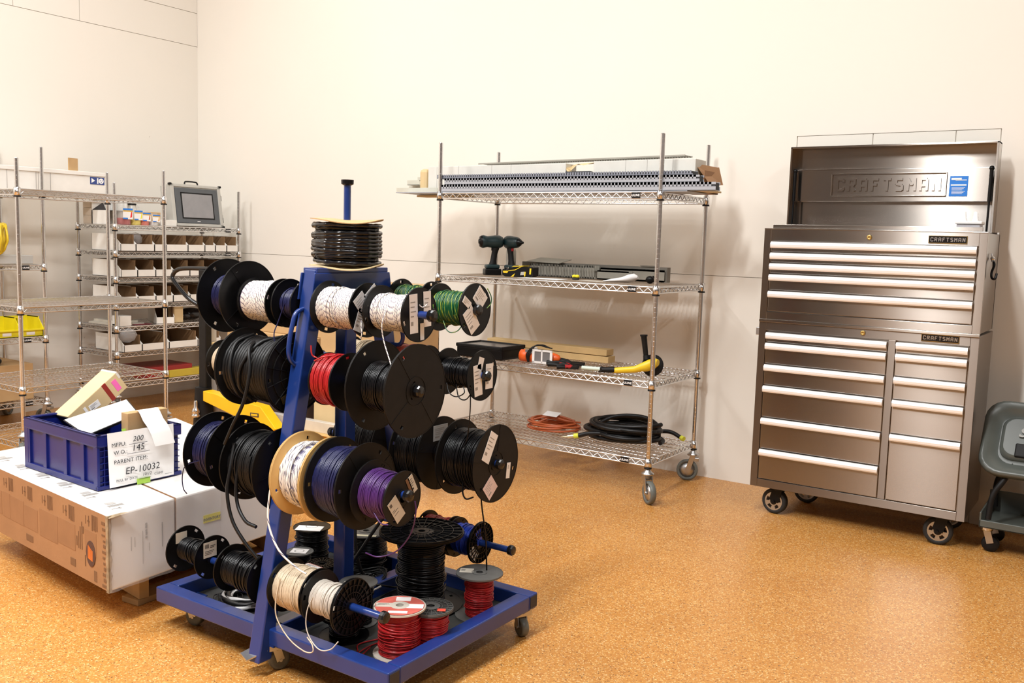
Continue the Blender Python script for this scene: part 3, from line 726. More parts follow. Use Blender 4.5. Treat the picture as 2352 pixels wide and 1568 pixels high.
GL = [(.12, .78, .6, .03), (.12, .66, .5, .03), (.12, .54, .66, .03), (.12, .42, .4, .03), (.12, .2, .3, .1)]
BC = [(.1+.035*k, .62, .018, .25) for k in range(9)]+[(.5, .7, .4, .04), (.5, .6, .3, .04), (.1, .4, .7, .03), (.1, .3, .6, .03), (.1, .2, .5, .03)]
GF, GB, GD = 'wire spools on the front spindles of the cart', 'wire spools on the rear spindles of the cart', 'wire spools standing on the cart deck'
y, z = YF_[1]
spool('white wire spool with three white sheets on its end, right end of top front spindle', 'x', (y, z), -1.905, -1.752, .080, .081, .054, .0017, WSTR, group=GF, mess=.5,
      sheets=((-.028, .004, .036, .115, .06, WHITE, GL), (.034, .016, .034, .105, .05, WHITE, GL), (.012, -.050, .018, .05, .04, WHITE, ())), st=('plain', 'closed'),
      wires=(([(-1.83, 2.06, 1.17), (-1.838, 2.042, 1.12), (-1.835, 2.045, 1.07), (-1.80, 2.035, 1.01), (-1.785, 2.03, .985), (-1.77, 2.03, .965)], .0019), ([(-1.747, 2.10, 1.175), (-1.742, 2.108, 1.168), (-1.742, 2.12, 1.17), (-1.745, 2.135, 1.176)], .0016)))
spool('white wire spool with navy dashes just right of the mast on the top spindle', 'x', (y, z), -2.122, -1.955, .083, .084, .062, .0017, WSTR, group=GF, mess=.5,
      sheets=((-.03, .022, .05, .06, .7, WHITE, GL), (.02, .04, .06, .06, .7, WHITE, GL), (-.035, -.03, .04, .07, -.35, WHITE, GL)), st=('plain', 'closed'),
      wires=(([(-1.952, 2.075, 1.115), (-1.948, 2.07, 1.095), (-1.943, 2.068, 1.075), (-1.948, 2.068, 1.06)], .0019),))
spool('navy wire spool just left of the mast on the top spindle', 'x', (y, z), -2.302, -2.212, .080, .080, .048, .0021, NAVY, group=GF,
      wires=(([(-2.27, 2.058, 1.15), (-2.285, 2.045, 1.09), (-2.288, 2.03, 1.05), (-2.275, 2.03, 1.0), (-2.255, 2.04, .965)], .0019),))
spool('fat white wire spool with navy dashes, left of the navy one on the top spindle', 'x', (y, z), -2.472, -2.33, .076, .079, .066, .0018, WSTR, group=GF, mess=.6)
spool('large black spool of navy wire at the far left end of the top spindle', 'x', (y, z+.008), -2.612, -2.500, .127, .123, .07, .0024, NAVY, group=GF)
y, z = YF_[2]
spool('largest black spool of black wire at the right end of the second front spindle', 'x', (y, z), -1.880, -1.726, .136, .138, .072, .0028, BLKW, BLKM, group=GF, t=.004)
spool('spool of bright red wire right of the mast on the second spindle', 'x', (y, z-.002), -2.085, -1.988, .083, .09, .077, .0022, RED, group=GF, mess=.8, loose=5,
      wires=(([(-2.075, 2.03, .99), (-2.10, 2.025, .995), (-2.107, 2.02, 1.005), (-2.11, 2.02, 1.03)], .0025), ([(-2.03, 2.045, 1.005), (-2.06, 2.02, .998), (-2.085, 2.01, .985)], .0025)))
r_ = spool('very large black spool of thick black cable left of the mast', 'x', (y, z), -2.468, -2.226, .130, .133, .103, .0062, BLKC, BLKM, ('slotted', 'slotted'), group=GF, loose=0, t=.006, n=8,
      wires=(([(-2.36, 2.01, 1.02), (-2.33, 1.965, 1.00), (-2.305, 1.945, .93), (-2.315, 1.93, .84), (-2.345, 1.91, .76), (-2.37, 1.90, .70)], .0058),
             ([(-2.42, 2.06, 1.037), (-2.425, 1.99, 1.01), (-2.41, 1.955, .93), (-2.40, 1.98, .85), (-2.41, 2.06, .815)], .0060),
             ([(-2.30, 2.08, 1.037), (-2.33, 2.01, 1.02), (-2.36, 1.96, .95), (-2.37, 1.96, .88), (-2.36, 2.0, .83)], .0060)))
M = fr((-2.217, 2.025, .855), (0, 1, .45), (0, -.45, 1))
p = MB(M).box(-.028, .028, -.012, .012, 0, .001).build('gold_sticker', BRASS, r_); text('sticker_print', 'NO 2', M @ Matrix.Translation((0, 0, .001)), .018, INK, r_, .0002)
spool('small black spool of cream wire at the left end of the second spindle', 'x', (y, z+.006), -2.585, -2.49, .073, .073, .052, .0021, CREAM, group=GF)
y, z = YF_[3]
PL = [(.12+.02*k, .76, .011, .14) for k in range(12)]+[(.1, .55, .3, .02), (.1, .48, .6, .02), (.1, .35, .5, .02)]
spool('purple wire spool with two paper labels at the right end of the third spindle', 'x', (y, z-.012), -1.838, -1.722, .097, .081, .070, .0023, PURP, BLKM, taper=.13, group=GF, mess=.6, loose=5,
      sheets=((-.028, -.026, .042, .078, .62, PAPB, PL), (.042, .036, .022, .058, .5, PAPB, GL), (.029, .030, .014, .056, .5, INKB)),
      wires=(([(-1.79, 1.96, .58), (-1.755, 1.955, .552), (-1.735, 1.965, .548)], .0022), ([(-1.716, 2.06, .60), (-1.716, 2.065, .565), (-1.73, 2.06, .50), (-1.765, 2.04, .445), (-1.81, 2.01, .425), (-1.845, 1.99, .435)], .0022)))
spool('large spool of dark navy wire between the tan spool and the purple one', 'x', (y, z), -1.992, -1.865, .131, .131, .104, .0023, NAVY, BLKM, group=GF, mess=.6)
spool('tan fibreboard spool of white wire with thin navy tracer, in front of the mast', 'x', (y, z-.004), -2.140, -2.012, .132, .131, .099, .0024, WSTR2, WOODF, ('closed', 'closed'), group=GF, t=.006, mess=.8, loose=6,
      wires=(([(-2.13, 1.93, .68), (-2.143, 1.90, .63), (-2.147, 1.885, .56), (-2.135, 1.875, .49), (-2.09, 1.875, .42), (-2.03, 1.89, .375), (-2.0, 1.90, .36)], .0032),))
spool('large spool of black cable just left of the mast on the third spindle', 'x', (y, z-.004), -2.378, -2.215, .127, .134, .10, .0032, BLKC, group=GF, mess=.7,
      wires=(([(-2.36, 1.93, .70), (-2.345, 1.90, .62), (-2.34, 1.885, .55), (-2.31, 1.88, .47), (-2.26, 1.885, .41), (-2.215, 1.90, .36)], .0058),
             ([(-2.32, 1.93, .68), (-2.325, 1.91, .60), (-2.31, 1.90, .52), (-2.26, 1.89, .475), (-2.21, 1.89, .465)], .0058)))
spool('large spool of navy wire at the left end of the third spindle', 'x', (y, z+.008), -2.560, -2.440, .127, .131, .092, .0023, NAVY, group=GF, mess=.6,
      wires=(([(-2.52, 1.925, .62), (-2.565, 1.90, .60), (-2.585, 1.90, .56), (-2.58, 1.90, .52), (-2.575, 1.91, .50)], .0018),))
y, z = YF_[4]
spool('white wire spool with a ribbed black flange at the end of the lowest spindle', 'x', (y, z), -1.985, -1.856, .080, .085, .050, .0017, WHTW, group=GF, st=('plain', 'ribbed'), mess=.8, loose=6,
      wires=(([(-1.965, 1.895, .30), (-1.975, 1.882, .26), (-1.975, 1.878, .21), (-1.95, 1.875, .175), (-1.91, 1.872, .158), (-1.87, 1.875, .17), (-1.85, 1.885, .195)], .0018),))
spool('cream wire spool right of the mast foot on the lowest spindle', 'x', (y, z+.004), -2.128, -1.992, .084, .080, .067, .0018, CSTR, group=GF, mess=.5, loose=4,
      wires=(([(-2.09, 1.88, .33), (-2.095, 1.868, .27), (-2.085, 1.862, .215), (-2.03, 1.86, .165), (-1.965, 1.858, .145), (-1.93, 1.86, .15), (-1.935, 1.865, .168), (-1.96, 1.868, .185)], .0019),))
spool('glossy black wire spool just left of the mast foot on the lowest spindle', 'x', (y, z), -2.388, -2.222, .077, .081, .055, .0030, BLKW, group=GF, mess=.7, loose=5)
r_ = spool('small black wire spool with a beige label, far left of the lowest spindle', 'x', (y, z+.012), -2.632, -2.487, .078, .073, .036, .0026, BLKW, group=GF, sheets=((-.012, .030, .052, .052, 0, PAPB, BC),), mess=.8, loose=4)
paper(r_, fr((-2.6285, y-.018, z+.055), (0, 1, 0), (0, 0, 1)), .044, .036, PAPB, (), name='inner_label')
# rear spindles
y, z = YK_[1]
spool('green wire spool with large white sheets, right end of the top rear spindle', 'x', (y, z), -1.950, -1.802, .080, .087, .054, .0021, GSTR, group=GB, mess=.6,
      sheets=((.024, .038, .062, .056, -.75, WHITE, GL), (-.022, -.032, .055, .085, .62, WHITE, GL), (-.048, .026, .045, .024, -.6, WHITE, GL)), st=('closed', 'plain'),
      wires=(([(-1.90, 2.41, 1.10), (-1.88, 2.40, 1.075), (-1.86, 2.40, 1.065), (-1.84, 2.41, 1.072), (-1.83, 2.42, 1.09)], .0018), ([(-1.79, 2.50, 1.145), (-1.785, 2.515, 1.16), (-1.785, 2.515, 1.185), (-1.79, 2.50, 1.21)], .0018)))
spool('small green wire spool behind the white ones, top rear spindle right of the mast', 'x', (y, z+.012), -2.120, -1.985, .075, .072, .052, .0021, GSTR, group=GB, sheets=((-.01, .03, .03, .03, .5, PAPB),), st=('slotted', 'plain'))
spool('black wire spool on the top rear spindle behind the mast', 'x', (y, z+.016), -2.345, -2.225, .075, .075, .05, .0024, BLKW, group=GB, sheets=((.02, .03, .03, .04, .5, PAPB),))
y, z = YK_[2]
spool('small black wire spool with white sheets, right end of the second rear spindle', 'x', (y, z), -1.945, -1.797, .080, .085, .046, .0025, BLKW, group=GB, mess=.7,
      sheets=((-.026, -.014, .044, .105, .12, WHITE, GL), (.038, -.006, .042, .085, 0, WHITE, GL), (-.012, .042, .028, .04, -.3, WHITE)), st=('plain', 'closed'),
      wires=(([(-1.92, 2.46, .885), (-1.90, 2.45, .855), (-1.87, 2.45, .845), (-1.845, 2.46, .86), (-1.86, 2.47, .885)], .0020), ([(-1.88, 2.46, .885), (-1.86, 2.45, .845), (-1.83, 2.45, .84), (-1.81, 2.46, .87)], .0020),
             ([(-1.82, 2.46, .88), (-1.815, 2.455, .80), (-1.83, 2.46, .70), (-1.87, 2.475, .66), (-1.905, 2.50, .655)], .0020)))
spool('orange red wire spool behind the largest black one, second rear spindle', 'x', (y, z), -2.150, -2.03, .078, .081, .074, .0026, mat('orange_red_wire', (.62, .07, .035), .35), group=GB, mess=.6)
spool('cream wire spool behind the mast on the second rear spindle', 'x', (y, z), -2.40, -2.225, .085, .085, .070, .0024, CREAM, group=GB, mess=.6)
y, z = YK_[3]
spool('large black wire spool with three labels, right end of the third rear spindle', 'x', (y, z), -1.932, -1.772, .132, .134, .098, .0032, BLKW, BLKM, group=GB, mess=.8, loose=6, st=('plain', 'plain'),
      sheets=((-.040, .062, .046, .105, -.52, WHITE, GL), (-.032, -.078, .062, .062, .70, mat('pinkish_label', (.80, .66, .66), .6), GL), (.074, -.038, .022, .055, -.1, WHITE, [(.3, .6, .1, .25), (.5, .6, .1, .25)])),
      wires=(([(-1.85, 2.47, .55), (-1.84, 2.46, .515), (-1.825, 2.46, .50), (-1.80, 2.465, .51)], .0028), ([(-1.80, 2.50, .58), (-1.79, 2.50, .48), (-1.775, 2.505, .38), (-1.77, 2.51, .28), (-1.775, 2.52, .18), (-1.78, 2.53, .12)], .0028)))
spool('large black wire spool with a silver label, second from right on third rear spindle', 'x', (y, z), -2.145, -2.012, .128, .131, .108, .0032, BLKW, BLKM, group=GB, mess=.6,
      sheets=((-.005, .075, .08, .055, 0, mat('silver_label', (.55, .57, .57), .4), GL),))
spool('large black wire spool behind the mast on the third rear spindle', 'x', (y, z), -2.42, -2.225, .13, .13, .112, .0032, BLKW, BLKM, group=GB, mess=.6)
y, z = YK_[4]
r_ = spool('small blue wire spool wrapped in blue tape on the lowest rear spindle', 'x', (y, z), -1.975, -1.872, .072, .075, .050, .0024, BLUW, group=GB, mess=.7, st=('plain', 'ribbed'),
      sheets=((-.038, -.030, .032, .052, .75, PAPB, BC), (-.01, .022, .03, .055, .25, BLUW)))
spool('small red wire spool left of the blue one on the lowest rear spindle', 'x', (y, z), -2.115, -1.99, .072, .072, .055, .0024, RED, group=GB, mess=.6)

# spools standing on the deck
D0 = ft-.050
rs = spool('tall black wire spool with a large spoked black flange standing on the deck', 'z', (-1.993, 2.432), D0, .362, .147, .147, .080, .0034, BLKW, BLKP, ('plain', 'ribbed'), group=GD, mess=.7, loose=6, t=.006)
r1 = spool('red wire spool with a red and white printed top flange on the deck', 'z', (-1.797, 2.094), D0, .250, .080, .080, .060, .0023, RED, mat('cream_flange', (.62, .58, .50), .5), ('smooth', 'smooth'), group=GD, mess=1.0, loose=9, t=.004, taper=0,
      wires=(([(-1.90, 2.02, D0+.004), (-1.93, 2.06, D0+.004), (-1.90, 2.14, D0+.004)], .0022), ([(-1.86, 1.98, D0+.004), (-1.89, 2.02, D0+.004), (-1.89, 2.10, D0+.004), (-1.85, 2.17, D0+.004)], .0022), ([(-1.80, 1.99, D0+.008), (-1.86, 2.00, D0+.006), (-1.885, 2.06, D0+.006)], .0022)))
T1 = Matrix.Translation((-1.797, 2.094, .2515)) @ Matrix.Rotation(radians(34), 4, 'Z')
LR = mat('faded_red_print', (.62, .13, .10), .5); CREAMF = WHITE
MB(T1).ring([(.014, 0), (.0755, 0), (.0755, .0006), (.014, .0006)], 40).build('printed_disc', LR, r1)
paper(r1, T1 @ Matrix.Translation((-.046, .0, .0006)), .054, .030, PAPB, GL[:4]); paper(r1, T1 @ Matrix.Translation((.046, -.004, .0006)), .054, .032, WHITE)
paper(r1, T1 @ Matrix.Translation((.006, .050, .0006)), .046, .030, WHITE); paper(r1, T1 @ Matrix.Translation((.0, -.053, .0006)), .058, .016, WHITE)
MB(T1).ring([(.0125, .0006), (.029, .0006), (.029, .0014), (.0125, .0014)], 28).build('hub_ring', PAPB, r1)
text('flange_lettering', 'SPEC WIRE', T1 @ Matrix.Translation((0, -.053, .0013)), .0115, LR, r1, .0002, .0003) if False else None
r2 = spool('red wire spool with a grey webbed top flange and red tape scrap on the deck', 'z', (-1.757, 2.195), D0, .222, .070, .072, .054, .0023, RED, GREYF, ('smooth', 'ribbed'), group=GD, mess=.6, t=.004)
T2 = Matrix.Translation((-1.757, 2.195, .2275)); paper(r2, T2 @ Matrix.Translation((.046, -.004, 0)) @ Matrix.Rotation(.6, 4, 'Z'), .026, .020, mat('red_tape', (.85, .10, .06), .5), name='tape_scrap')
MB(T2).ring([(.0125, 0), (.03, 0), (.03, .001), (.0125, .001)], 28).build('hub_ring', GREYF, r2)
r3 = spool('red wire spool with a plain dark grey top flange and one label, rear of deck', 'z', (-1.777, 2.480), D0, .250, .080, .080, .045, .0022, RED, GREYF, ('smooth', 'smooth'), group=GD, mess=.8, loose=6, t=.004)
T3 = Matrix.Translation((-1.777, 2.480, .2505)) @ Matrix.Rotation(radians(30), 4, 'Z')
paper(r3, T3 @ Matrix.Translation((-.045, .01, 0)), .046, .040, PAPB, [(.1, .6, .3, .08), (.1, .4, .3, .08)])
MB(T3).ring([(.011, 0), (.0125, 0), (.0125, .001), (.011, .001)], 20).build('hub_ring', INK, r3)
q = spool('black wire spool with a white paper label on its top flange, rear left of deck', 'z', (-2.60, 2.50), D0, .240, .072, .072, .060, .0026, BLKW, BLKP, ('plain', 'smooth'), group=GD, mess=.6)
paper(q, Matrix.Translation((-2.588, 2.475, .241)) @ Matrix.Rotation(.5, 4, 'Z'), .10, .06, WHITE, ())
q = spool('low black wire spool with a pale label, left of the mast foot on the deck', 'z', (-2.53, 2.37), D0, .19, .052, .052, .040, .0026, BLKW, GREYF, ('plain', 'smooth'), group=GD)
paper(q, Matrix.Translation((-2.53, 2.37, .191)) @ Matrix.Rotation(.5, 4, 'Z'), .062, .05, WHITE, ())
q = spool('low black spool with webbed flange beside red printed label on the deck', 'z', (-2.36, 2.32), D0, .192, .056, .056, .045, .0026, BLKW, BLKP, ('plain', 'ribbed'), group=GD)
M = Matrix.Translation((-2.35, 2.268, .1985)) @ Matrix.Rotation(-.05, 4, 'Z'); paper(q, M, .09, .034, mat('red_white_label', (.75, .35, .32), .5), ()); paper(q, M @ Matrix.Translation((-.006, .002, .0008)), .07, .018, WHITE, GL)
q = spool('dark grey wire spool with a cream label reading HOT, right of the mast on deck', 'z', (-2.055, 2.185), D0, .238, .063, .063, .045, .0026, BLKW, GREYF, ('plain', 'smooth'), group=GD)
M = Matrix.Translation((-2.062, 2.160, .2395)) @ Matrix.Rotation(.55, 4, 'Z'); p = paper(q, M, .052, .03, PAPB); text('label_lettering', 'HOT', M @ Matrix.Translation((-.006, .002, .0008)), .015, REDP, p, .0002, .0004)
q = spool('black wire spool with a grey top flange and cream strip, behind the mast', 'z', (-2.37, 2.56), D0, .255, .085, .085, .074, .0028, BLKW, GREYF, ('plain', 'smooth'), group=GD, mess=.9, loose=8)
paper(q, Matrix.Translation((-2.33, 2.51, .2565)) @ Matrix.Rotation(.5, 4, 'Z'), .085, .018, mat('cream_strip', (.66, .62, .45), .5))
spool('low empty-looking black spool with webbed flange under the lowest spindle end', 'z', (-2.02, 2.085), D0, .165, .080, .074, .045, .003, BLKW, BLKP, ('smooth', 'ribbed'), group=GD)
# loose coils and offcuts on the deck
s = MB()
for k, (r, zz) in enumerate(((.10, .008), (.082, .010), (.066, .016), (.094, .021), (.075, .026))):
    P = [(-2.475+r*cos(a/24*2*pi+k), 2.085+r*.85*sin(a/24*2*pi+k), D0+zz+.002*sin(a+k)) for a in range(24)]
    s.tube(P, .0072, 7, closed=True)
s.build('coiled_cable', BGLT, None, at=(-2.475, 2.085, D0), label='black hose coil with painted white glints lying on the front left of the deck', category='cable')
s = MB(); random.seed(5)
for k in range(7): s.tube(smoothpath([(-2.60, 2.05+.006*k, D0+.004), (-2.58+.01*k, 2.02+.012*k, D0+.012), (-2.545+.012*k, 1.995+.008*k, D0+.006)], 4), .0018, 5)
s.build('wire_offcuts', BLKW, None, at=(-2.6, 2.05, D0), label='short black wire ends lying on the deck corner beside the black hose coil', category='wire')
s = MB()
cols = [WHTW, BLKW, mat('green_wire', (.02, .35, .2), .4)]
for k in range(16):
    s.m = k % 3 if k % 2 else 0; x = -2.47+random.uniform(-.02, .02); y = 2.235+random.uniform(-.03, .03); a = random.uniform(-.5, .2)
    s.tube(smoothpath([(x-.07*cos(a), y-.05*sin(a), D0+.006), (x, y, D0+.03+random.uniform(0, .02)), (x+.05*cos(a), y+.07*sin(a), D0+.02), (x+.09*cos(a), y-.01, D0+.008)], 4), .0021, 5)
s.build('wire_offcuts', cols, None, at=(-2.47, 2.235, D0), label='tangle of white, black and green wire behind the mast foot on the deck', category='wire')
s = MB(); random.seed(31)
for k in range(7):
    cx_, cy_, r_0, zz = random.uniform(-2.35, -2.02), random.uniform(2.36, 2.50), random.uniform(.05, .085), D0+.006+.006*k; ph = random.uniform(0, 6)
    s.tube([(cx_*.5-2.2*.5+r_0*cos(a/22*2*pi+ph)*1.1, cy_*.4+2.44*.6+r_0*sin(a/22*2*pi+ph), zz+.012*sin(a/22*2*pi*2+k)+.012) for a in range(22)], .0032, 6, closed=True)
s.build('cable_tangle', BLKC, None, at=(-2.2, 2.44, D0), label='loose tangle of black cable behind the mast foot on the deck', category='cable')
s = MB(); s.tube(smoothpath([(-2.10, 2.50, .50), (-2.16, 2.42, .38), (-2.20, 2.36, .28), (-2.235, 2.33, .20), (-2.25, 2.33, .135)], 7), .0065, 8); s.tube(smoothpath([(-2.26, 2.50, .46), (-2.30, 2.44, .38), (-2.275, 2.40, .28), (-2.25, 2.40, .18), (-2.22, 2.42, .13)], 7), .0065, 8)
s.build('hanging_cables', BLKC, None, at=(-2.2, 2.4, .13), label='two thick black cable ends hanging behind the mast down to the deck', category='cable')
MB().tube(smoothpath([(-2.17, 2.215, .175), (-2.12, 2.235, .168), (-2.07, 2.265, .180), (-2.045, 2.285, .196)], 5), .0032, 7).build('wire_offcut', WHTW, None, at=(-2.12, 2.235, .15), label='single white wire end crossing the centre beam of the cart', category='wire')

# spiral wrap on the top spindle
tw = thing('spiral_wrap_reel', 'cardboard-flanged reel of black spiral cable wrap on top of the mast', 'reel', (CX, CY, 1.267))
def warpdisc(z, R, tx, ty, up_):
    s = MB(); n = 48; vs = []
    for t in (0, .003):
        for r in (.013, R*.5, R*.85, R):
            for k in range(n):
                a = 2*pi*k/n; w = up_*(r/R)**2*(.006*sin(2*a+.4)+.004*sin(3*a)); vs.append((CX+r*cos(a), CY+r*sin(a), z+t+w+tx*r*cos(a)+ty*r*sin(a)))
    fs = []
    for i in range(3):
        for k in range(n):
            k2 = (k+1) % n; fs.append((4*n+i*n+k, 4*n+(i+1)*n+k, 4*n+(i+1)*n+k2, 4*n+i*n+k2)); fs.append((i*n+k2, (i+1)*n+k2, (i+1)*n+k, i*n+k))
    for k in range(n): k2 = (k+1) % n; fs.append((3*n+k, 3*n+k2, 7*n+k2, 7*n+k)); fs.append((k2, k, 4*n+k, 4*n+k2))
    s.add(vs, fs, False); return s
warpdisc(1.268, .122, 0, .01, 1).build('cardboard_flange', CARDY, tw)
warpdisc(1.418, .119, -.035, .02, .8).build('cardboard_flange', CARD, tw)
MB().lathe([(.06, 1.27), (.06, 1.415)], 24, c=(CX, CY)).build('core', CARD, tw)
s = MB(); P = []; random.seed(3); nt_ = 26
off = [(.094+random.choice((0, .0, .011, .013))+random.uniform(-.002, .003)) for _ in range(nt_+1)]
zs_ = [1.281+.0125*k for k in range(11)]; order = []
seq = [0, 1, 2, 3, 5, 4, 6, 7, 8, 9, 10, 9, 7, 8, 6, 4, 5, 3, 1, 2, 0, 3, 6, 5, 8, 10, 9]
for i in range(nt_*30+1):
    k = i/30; ki = min(int(k), nt_-1); f = k-ki; f = f*f*(3-2*f)
    zz = zs_[seq[ki]]*(1-f)+zs_[seq[ki+1]]*f; rr = off[ki]*(1-f)+off[ki+1]*f; a = 2*pi*i/30
    P.append((CX+rr*cos(a), CY+rr*sin(a), zz-.0035*cos(a)*(zz-1.28)/.14*1.0))
s.tube(smoothpath(P[::1], 2)[:], [(.0083 if (i//2) % 2 else .0064) for i in range(2*(len(P)-1)+1)], 8)
s.build('spiral_wrap', TUBM, tw)

# ------------------------------------------------------------------ things on the right-hand rack
zt = 1.646
def duct(label, x0, x1, y0, y1, z0, z1, m, kind='finger', pitch=.02, name='cable_duct', group='slotted cable ducts on the top shelf', par=None):
    """slotted trunking: base plus finger side walls"""
    root = thing(name, label, 'cable duct', ((x0+x1)/2, (y0+y1)/2, z0), 0, group)
    s = MB(); s.box(x0, x1, y0, y1, z0, z0+.002)
    h = z1-z0; lo_ = .30 if kind == 'finger' else .46; s.box(x0, x1, y0, y0+.002, z0, z0+h*lo_); s.box(x0, x1, y1-.002, y1, z0, z0+h*lo_); s.build('base', m, root)
    s = MB(); n = int((x1-x0)/pitch)
    if kind == 'finger':
        for k in range(n): x = x0+pitch*k; s.box(x, x+pitch*.62, y0, y0+.002, z0+h*.28, z1); s.box(x, x+pitch*.62, y1-.002, y1, z0+h*.28, z1)
    else:
        for k in range(n):
            x = x0+pitch*k
            for yy in (y0, y1-.002): s.box(x, x+pitch*.70, yy, yy+.002, z0+h*.44, z1)
        for yy in (y0, y1-.002): s.box(x0, x1, yy, yy+.002, z1-h*.30, z1)
    s.build('slotted_walls', m, root)
    MB().box(x0+.004, x1-.004, y0+.004, y1-.004, z0+.003, z1-.004).build('shade_fill', DARKG, root); return root  # solid dark fill: the shade inside the duct put into colour
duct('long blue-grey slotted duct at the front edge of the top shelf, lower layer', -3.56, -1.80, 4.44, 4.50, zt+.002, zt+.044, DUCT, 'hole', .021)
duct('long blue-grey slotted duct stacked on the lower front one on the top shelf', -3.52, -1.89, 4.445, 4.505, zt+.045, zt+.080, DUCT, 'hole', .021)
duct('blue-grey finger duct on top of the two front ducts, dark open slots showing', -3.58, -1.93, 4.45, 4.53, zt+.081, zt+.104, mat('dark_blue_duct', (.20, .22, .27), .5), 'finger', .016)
MB().box(-3.50, -1.99, 4.540, 4.60, zt+.083, zt+.106).build('shade_strip', DARKG, None, at=(-2.7, 4.49, zt+.083), label='dark backing strip standing in for shade behind the uppermost blue-grey finger duct', category='strip')  # added dark backing, paints the shade seen through the finger slots
MB().box(-3.90, -1.95, 4.44, 4.70, zt-.003, zt+.0015).build('duct_cover', DUCT, None, bevel=.001, at=(-2.9, 4.5, zt), label='flat grey duct cover under the slotted ducts, sticking out left of the shelf', category='duct cover')
for k, (xa, xb, ya, yb, za, zb) in enumerate(((-3.88, -3.5, 4.62, 4.72, 1.628, 1.640),)):
    MB().box(xa, xb, ya, yb, za, zb).build('cardboard_strip', CARDY, None, at=(xa, ya, za), label='tan cardboard strip poking out under the left ends of the ducts', category='cardboard')
for k, (x0, x1, y0, y1, z0, z1) in enumerate(((-3.99, -3.66, 4.55, 4.61, zt+.004, zt+.035), (-4.00, -3.88, 4.68, 4.74, zt+.004, zt+.055), (-3.97, -3.87, 4.63, 4.70, zt+.058, zt+.088), (-3.96, -3.88, 4.72, 4.76, zt+.092, zt+.115))):
    s = MB(); s.box(x0, x1, y0, y1, z0, z0+.002); s.box(x0, x1, y0, y0+.002, z0, z1); s.box(x0, x1, y1-.002, y1, z0, z1)
    s.build('duct_offcut', mat('pale_duct', (.55, .54, .46), .5), None, at=(x0, y0, z0), label=('lowest front pale duct offcut at the left end of the top shelf', 'lowest rear pale duct offcut at the left end of the top shelf', 'upper front pale duct offcut at the left end of the top shelf', 'topmost rear pale duct offcut at the left end of the top shelf')[k], category='duct offcut', group='duct offcuts at the left end')
MB().box(-3.865, -3.80, 4.62, 4.74, zt+.004, zt+.158).build('round_end_board', CARDY, None, bevel=.02, at=(-3.67, 4.6, zt), label='tan cardboard end piece standing at the left end of the white boxes', category='cardboard')
# long white boxes
def carton_run(x0, x1, y0, y1, z0, z1, seams, label, m=WHITE):
    r = thing('long_carton', label, 'carton', ((x0+x1)/2, (y0+y1)/2, z0))
    MB().box(x0, x1, y0, y1, z0, z1).build('carton_body', m, r, bevel=.003)
    s = MB()
    for x in seams: s.box(x, x+.002, y0-.0006, y0, z0, z1)
    s.build('seam', INKG, r); return r
Wg = mat('grey_white_carton', (.66, .65, .60), .6, 0, .04)
carton_run(-3.79, -2.78, 4.62, 4.74, zt+.004, zt+.170, (-3.72, -3.55, -3.30, -3.16), 'long white carton with torn edge, left half of the top shelf behind the ducts', Wg)
carton_run(-2.60, -1.99, 4.62, 4.76, zt+.004, zt+.178, (-2.40, -2.27, -2.12), 'long white carton with black seams, right half of the top shelf behind the ducts', Wg)
s = MB(); s.box(-2.79, -2.60, 4.63, 4.75, zt+.004, zt+.012); 
s.add([(-2.79, 4.63, zt+.15), (-2.74, 4.615, zt+.13), (-2.70, 4.62, zt+.165), (-2.66, 4.612, zt+.155), (-2.60, 4.63, zt+.172), (-2.60, 4.70, zt+.172), (-2.79, 4.70, zt+.165)], [(0, 1, 2, 3, 4, 5, 6)], False)
s.add([(-2.79, 4.63, zt+.15), (-2.75, 4.60, zt+.105), (-2.735, 4.62, zt+.11), (-2.74, 4.615, zt+.13)], [(0, 1, 2, 3)], False)
s.build('torn_carton', CARDY, None, at=(-2.7, 4.66, zt), label='torn open cardboard flap between the two long white cartons', category='carton')
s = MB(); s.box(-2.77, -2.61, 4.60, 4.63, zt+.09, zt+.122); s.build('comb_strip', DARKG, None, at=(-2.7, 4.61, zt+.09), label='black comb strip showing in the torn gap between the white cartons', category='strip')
# slotted lid on top
s = MB(fr((-3.43, 4.66, 1.832), (1, .0, .012), (0, 1, 0))); L = 1.36
s.box(0, L, 0, .004, -.006, .002); s.box(0, L, .096, .10, -.006, .002)
n = 84
for k in range(n): s.box(L*k/n, L*k/n+L/n*.62, .004, .096, -.001, .001)
s.build('slotted_lid', DUCTG, None, at=(-3.43, 4.66, 1.83), label='long grey slotted duct lying flat on top of the white cartons', category='cable duct')
# open kraft box at the right end
s = MB(); x0, x1, y0, y1, z0, z1 = -2.10, -1.955, 4.66, 4.86, zt+.004, zt+.150
s.box(x0, x1, y1-.004, y1, z0, z1); s.box(x1-.004, x1, y0, y1, z0, z1-.03); s.box(x0, x1, y0, y0+.004, z0, z0+.05); s.box(x0, x1, y0, y1, z0, z0+.004)
s.add([(x0-.06, y0-.03, z1+.012), (x1-.05, y0-.02, z1+.006), (x1, y1, z1-.002), (x0, y1, z1+.01)], [(0, 1, 2, 3)], False)
s.add([(x1-.05, y0-.02, z1+.006), (x1+.035, y0+.01, z0+.035), (x1+.035, y1-.02, z0+.05), (x1, y1, z1-.002)], [(0, 1, 2, 3)], False)
s.build('open_carton', KRAFT, None, at=(-2.03, 4.76, zt), label='open brown carton with folded flaps at the right end of the top shelf', category='carton')
MB().box(-1.99, -1.88, 4.50, 4.72, zt-.022+.026, zt+.012).build('kraft_pad', CARDY, None, at=(-1.93, 4.6, zt), label='flat kraft board under the duct ends at the right of the top shelf', category='cardboard')

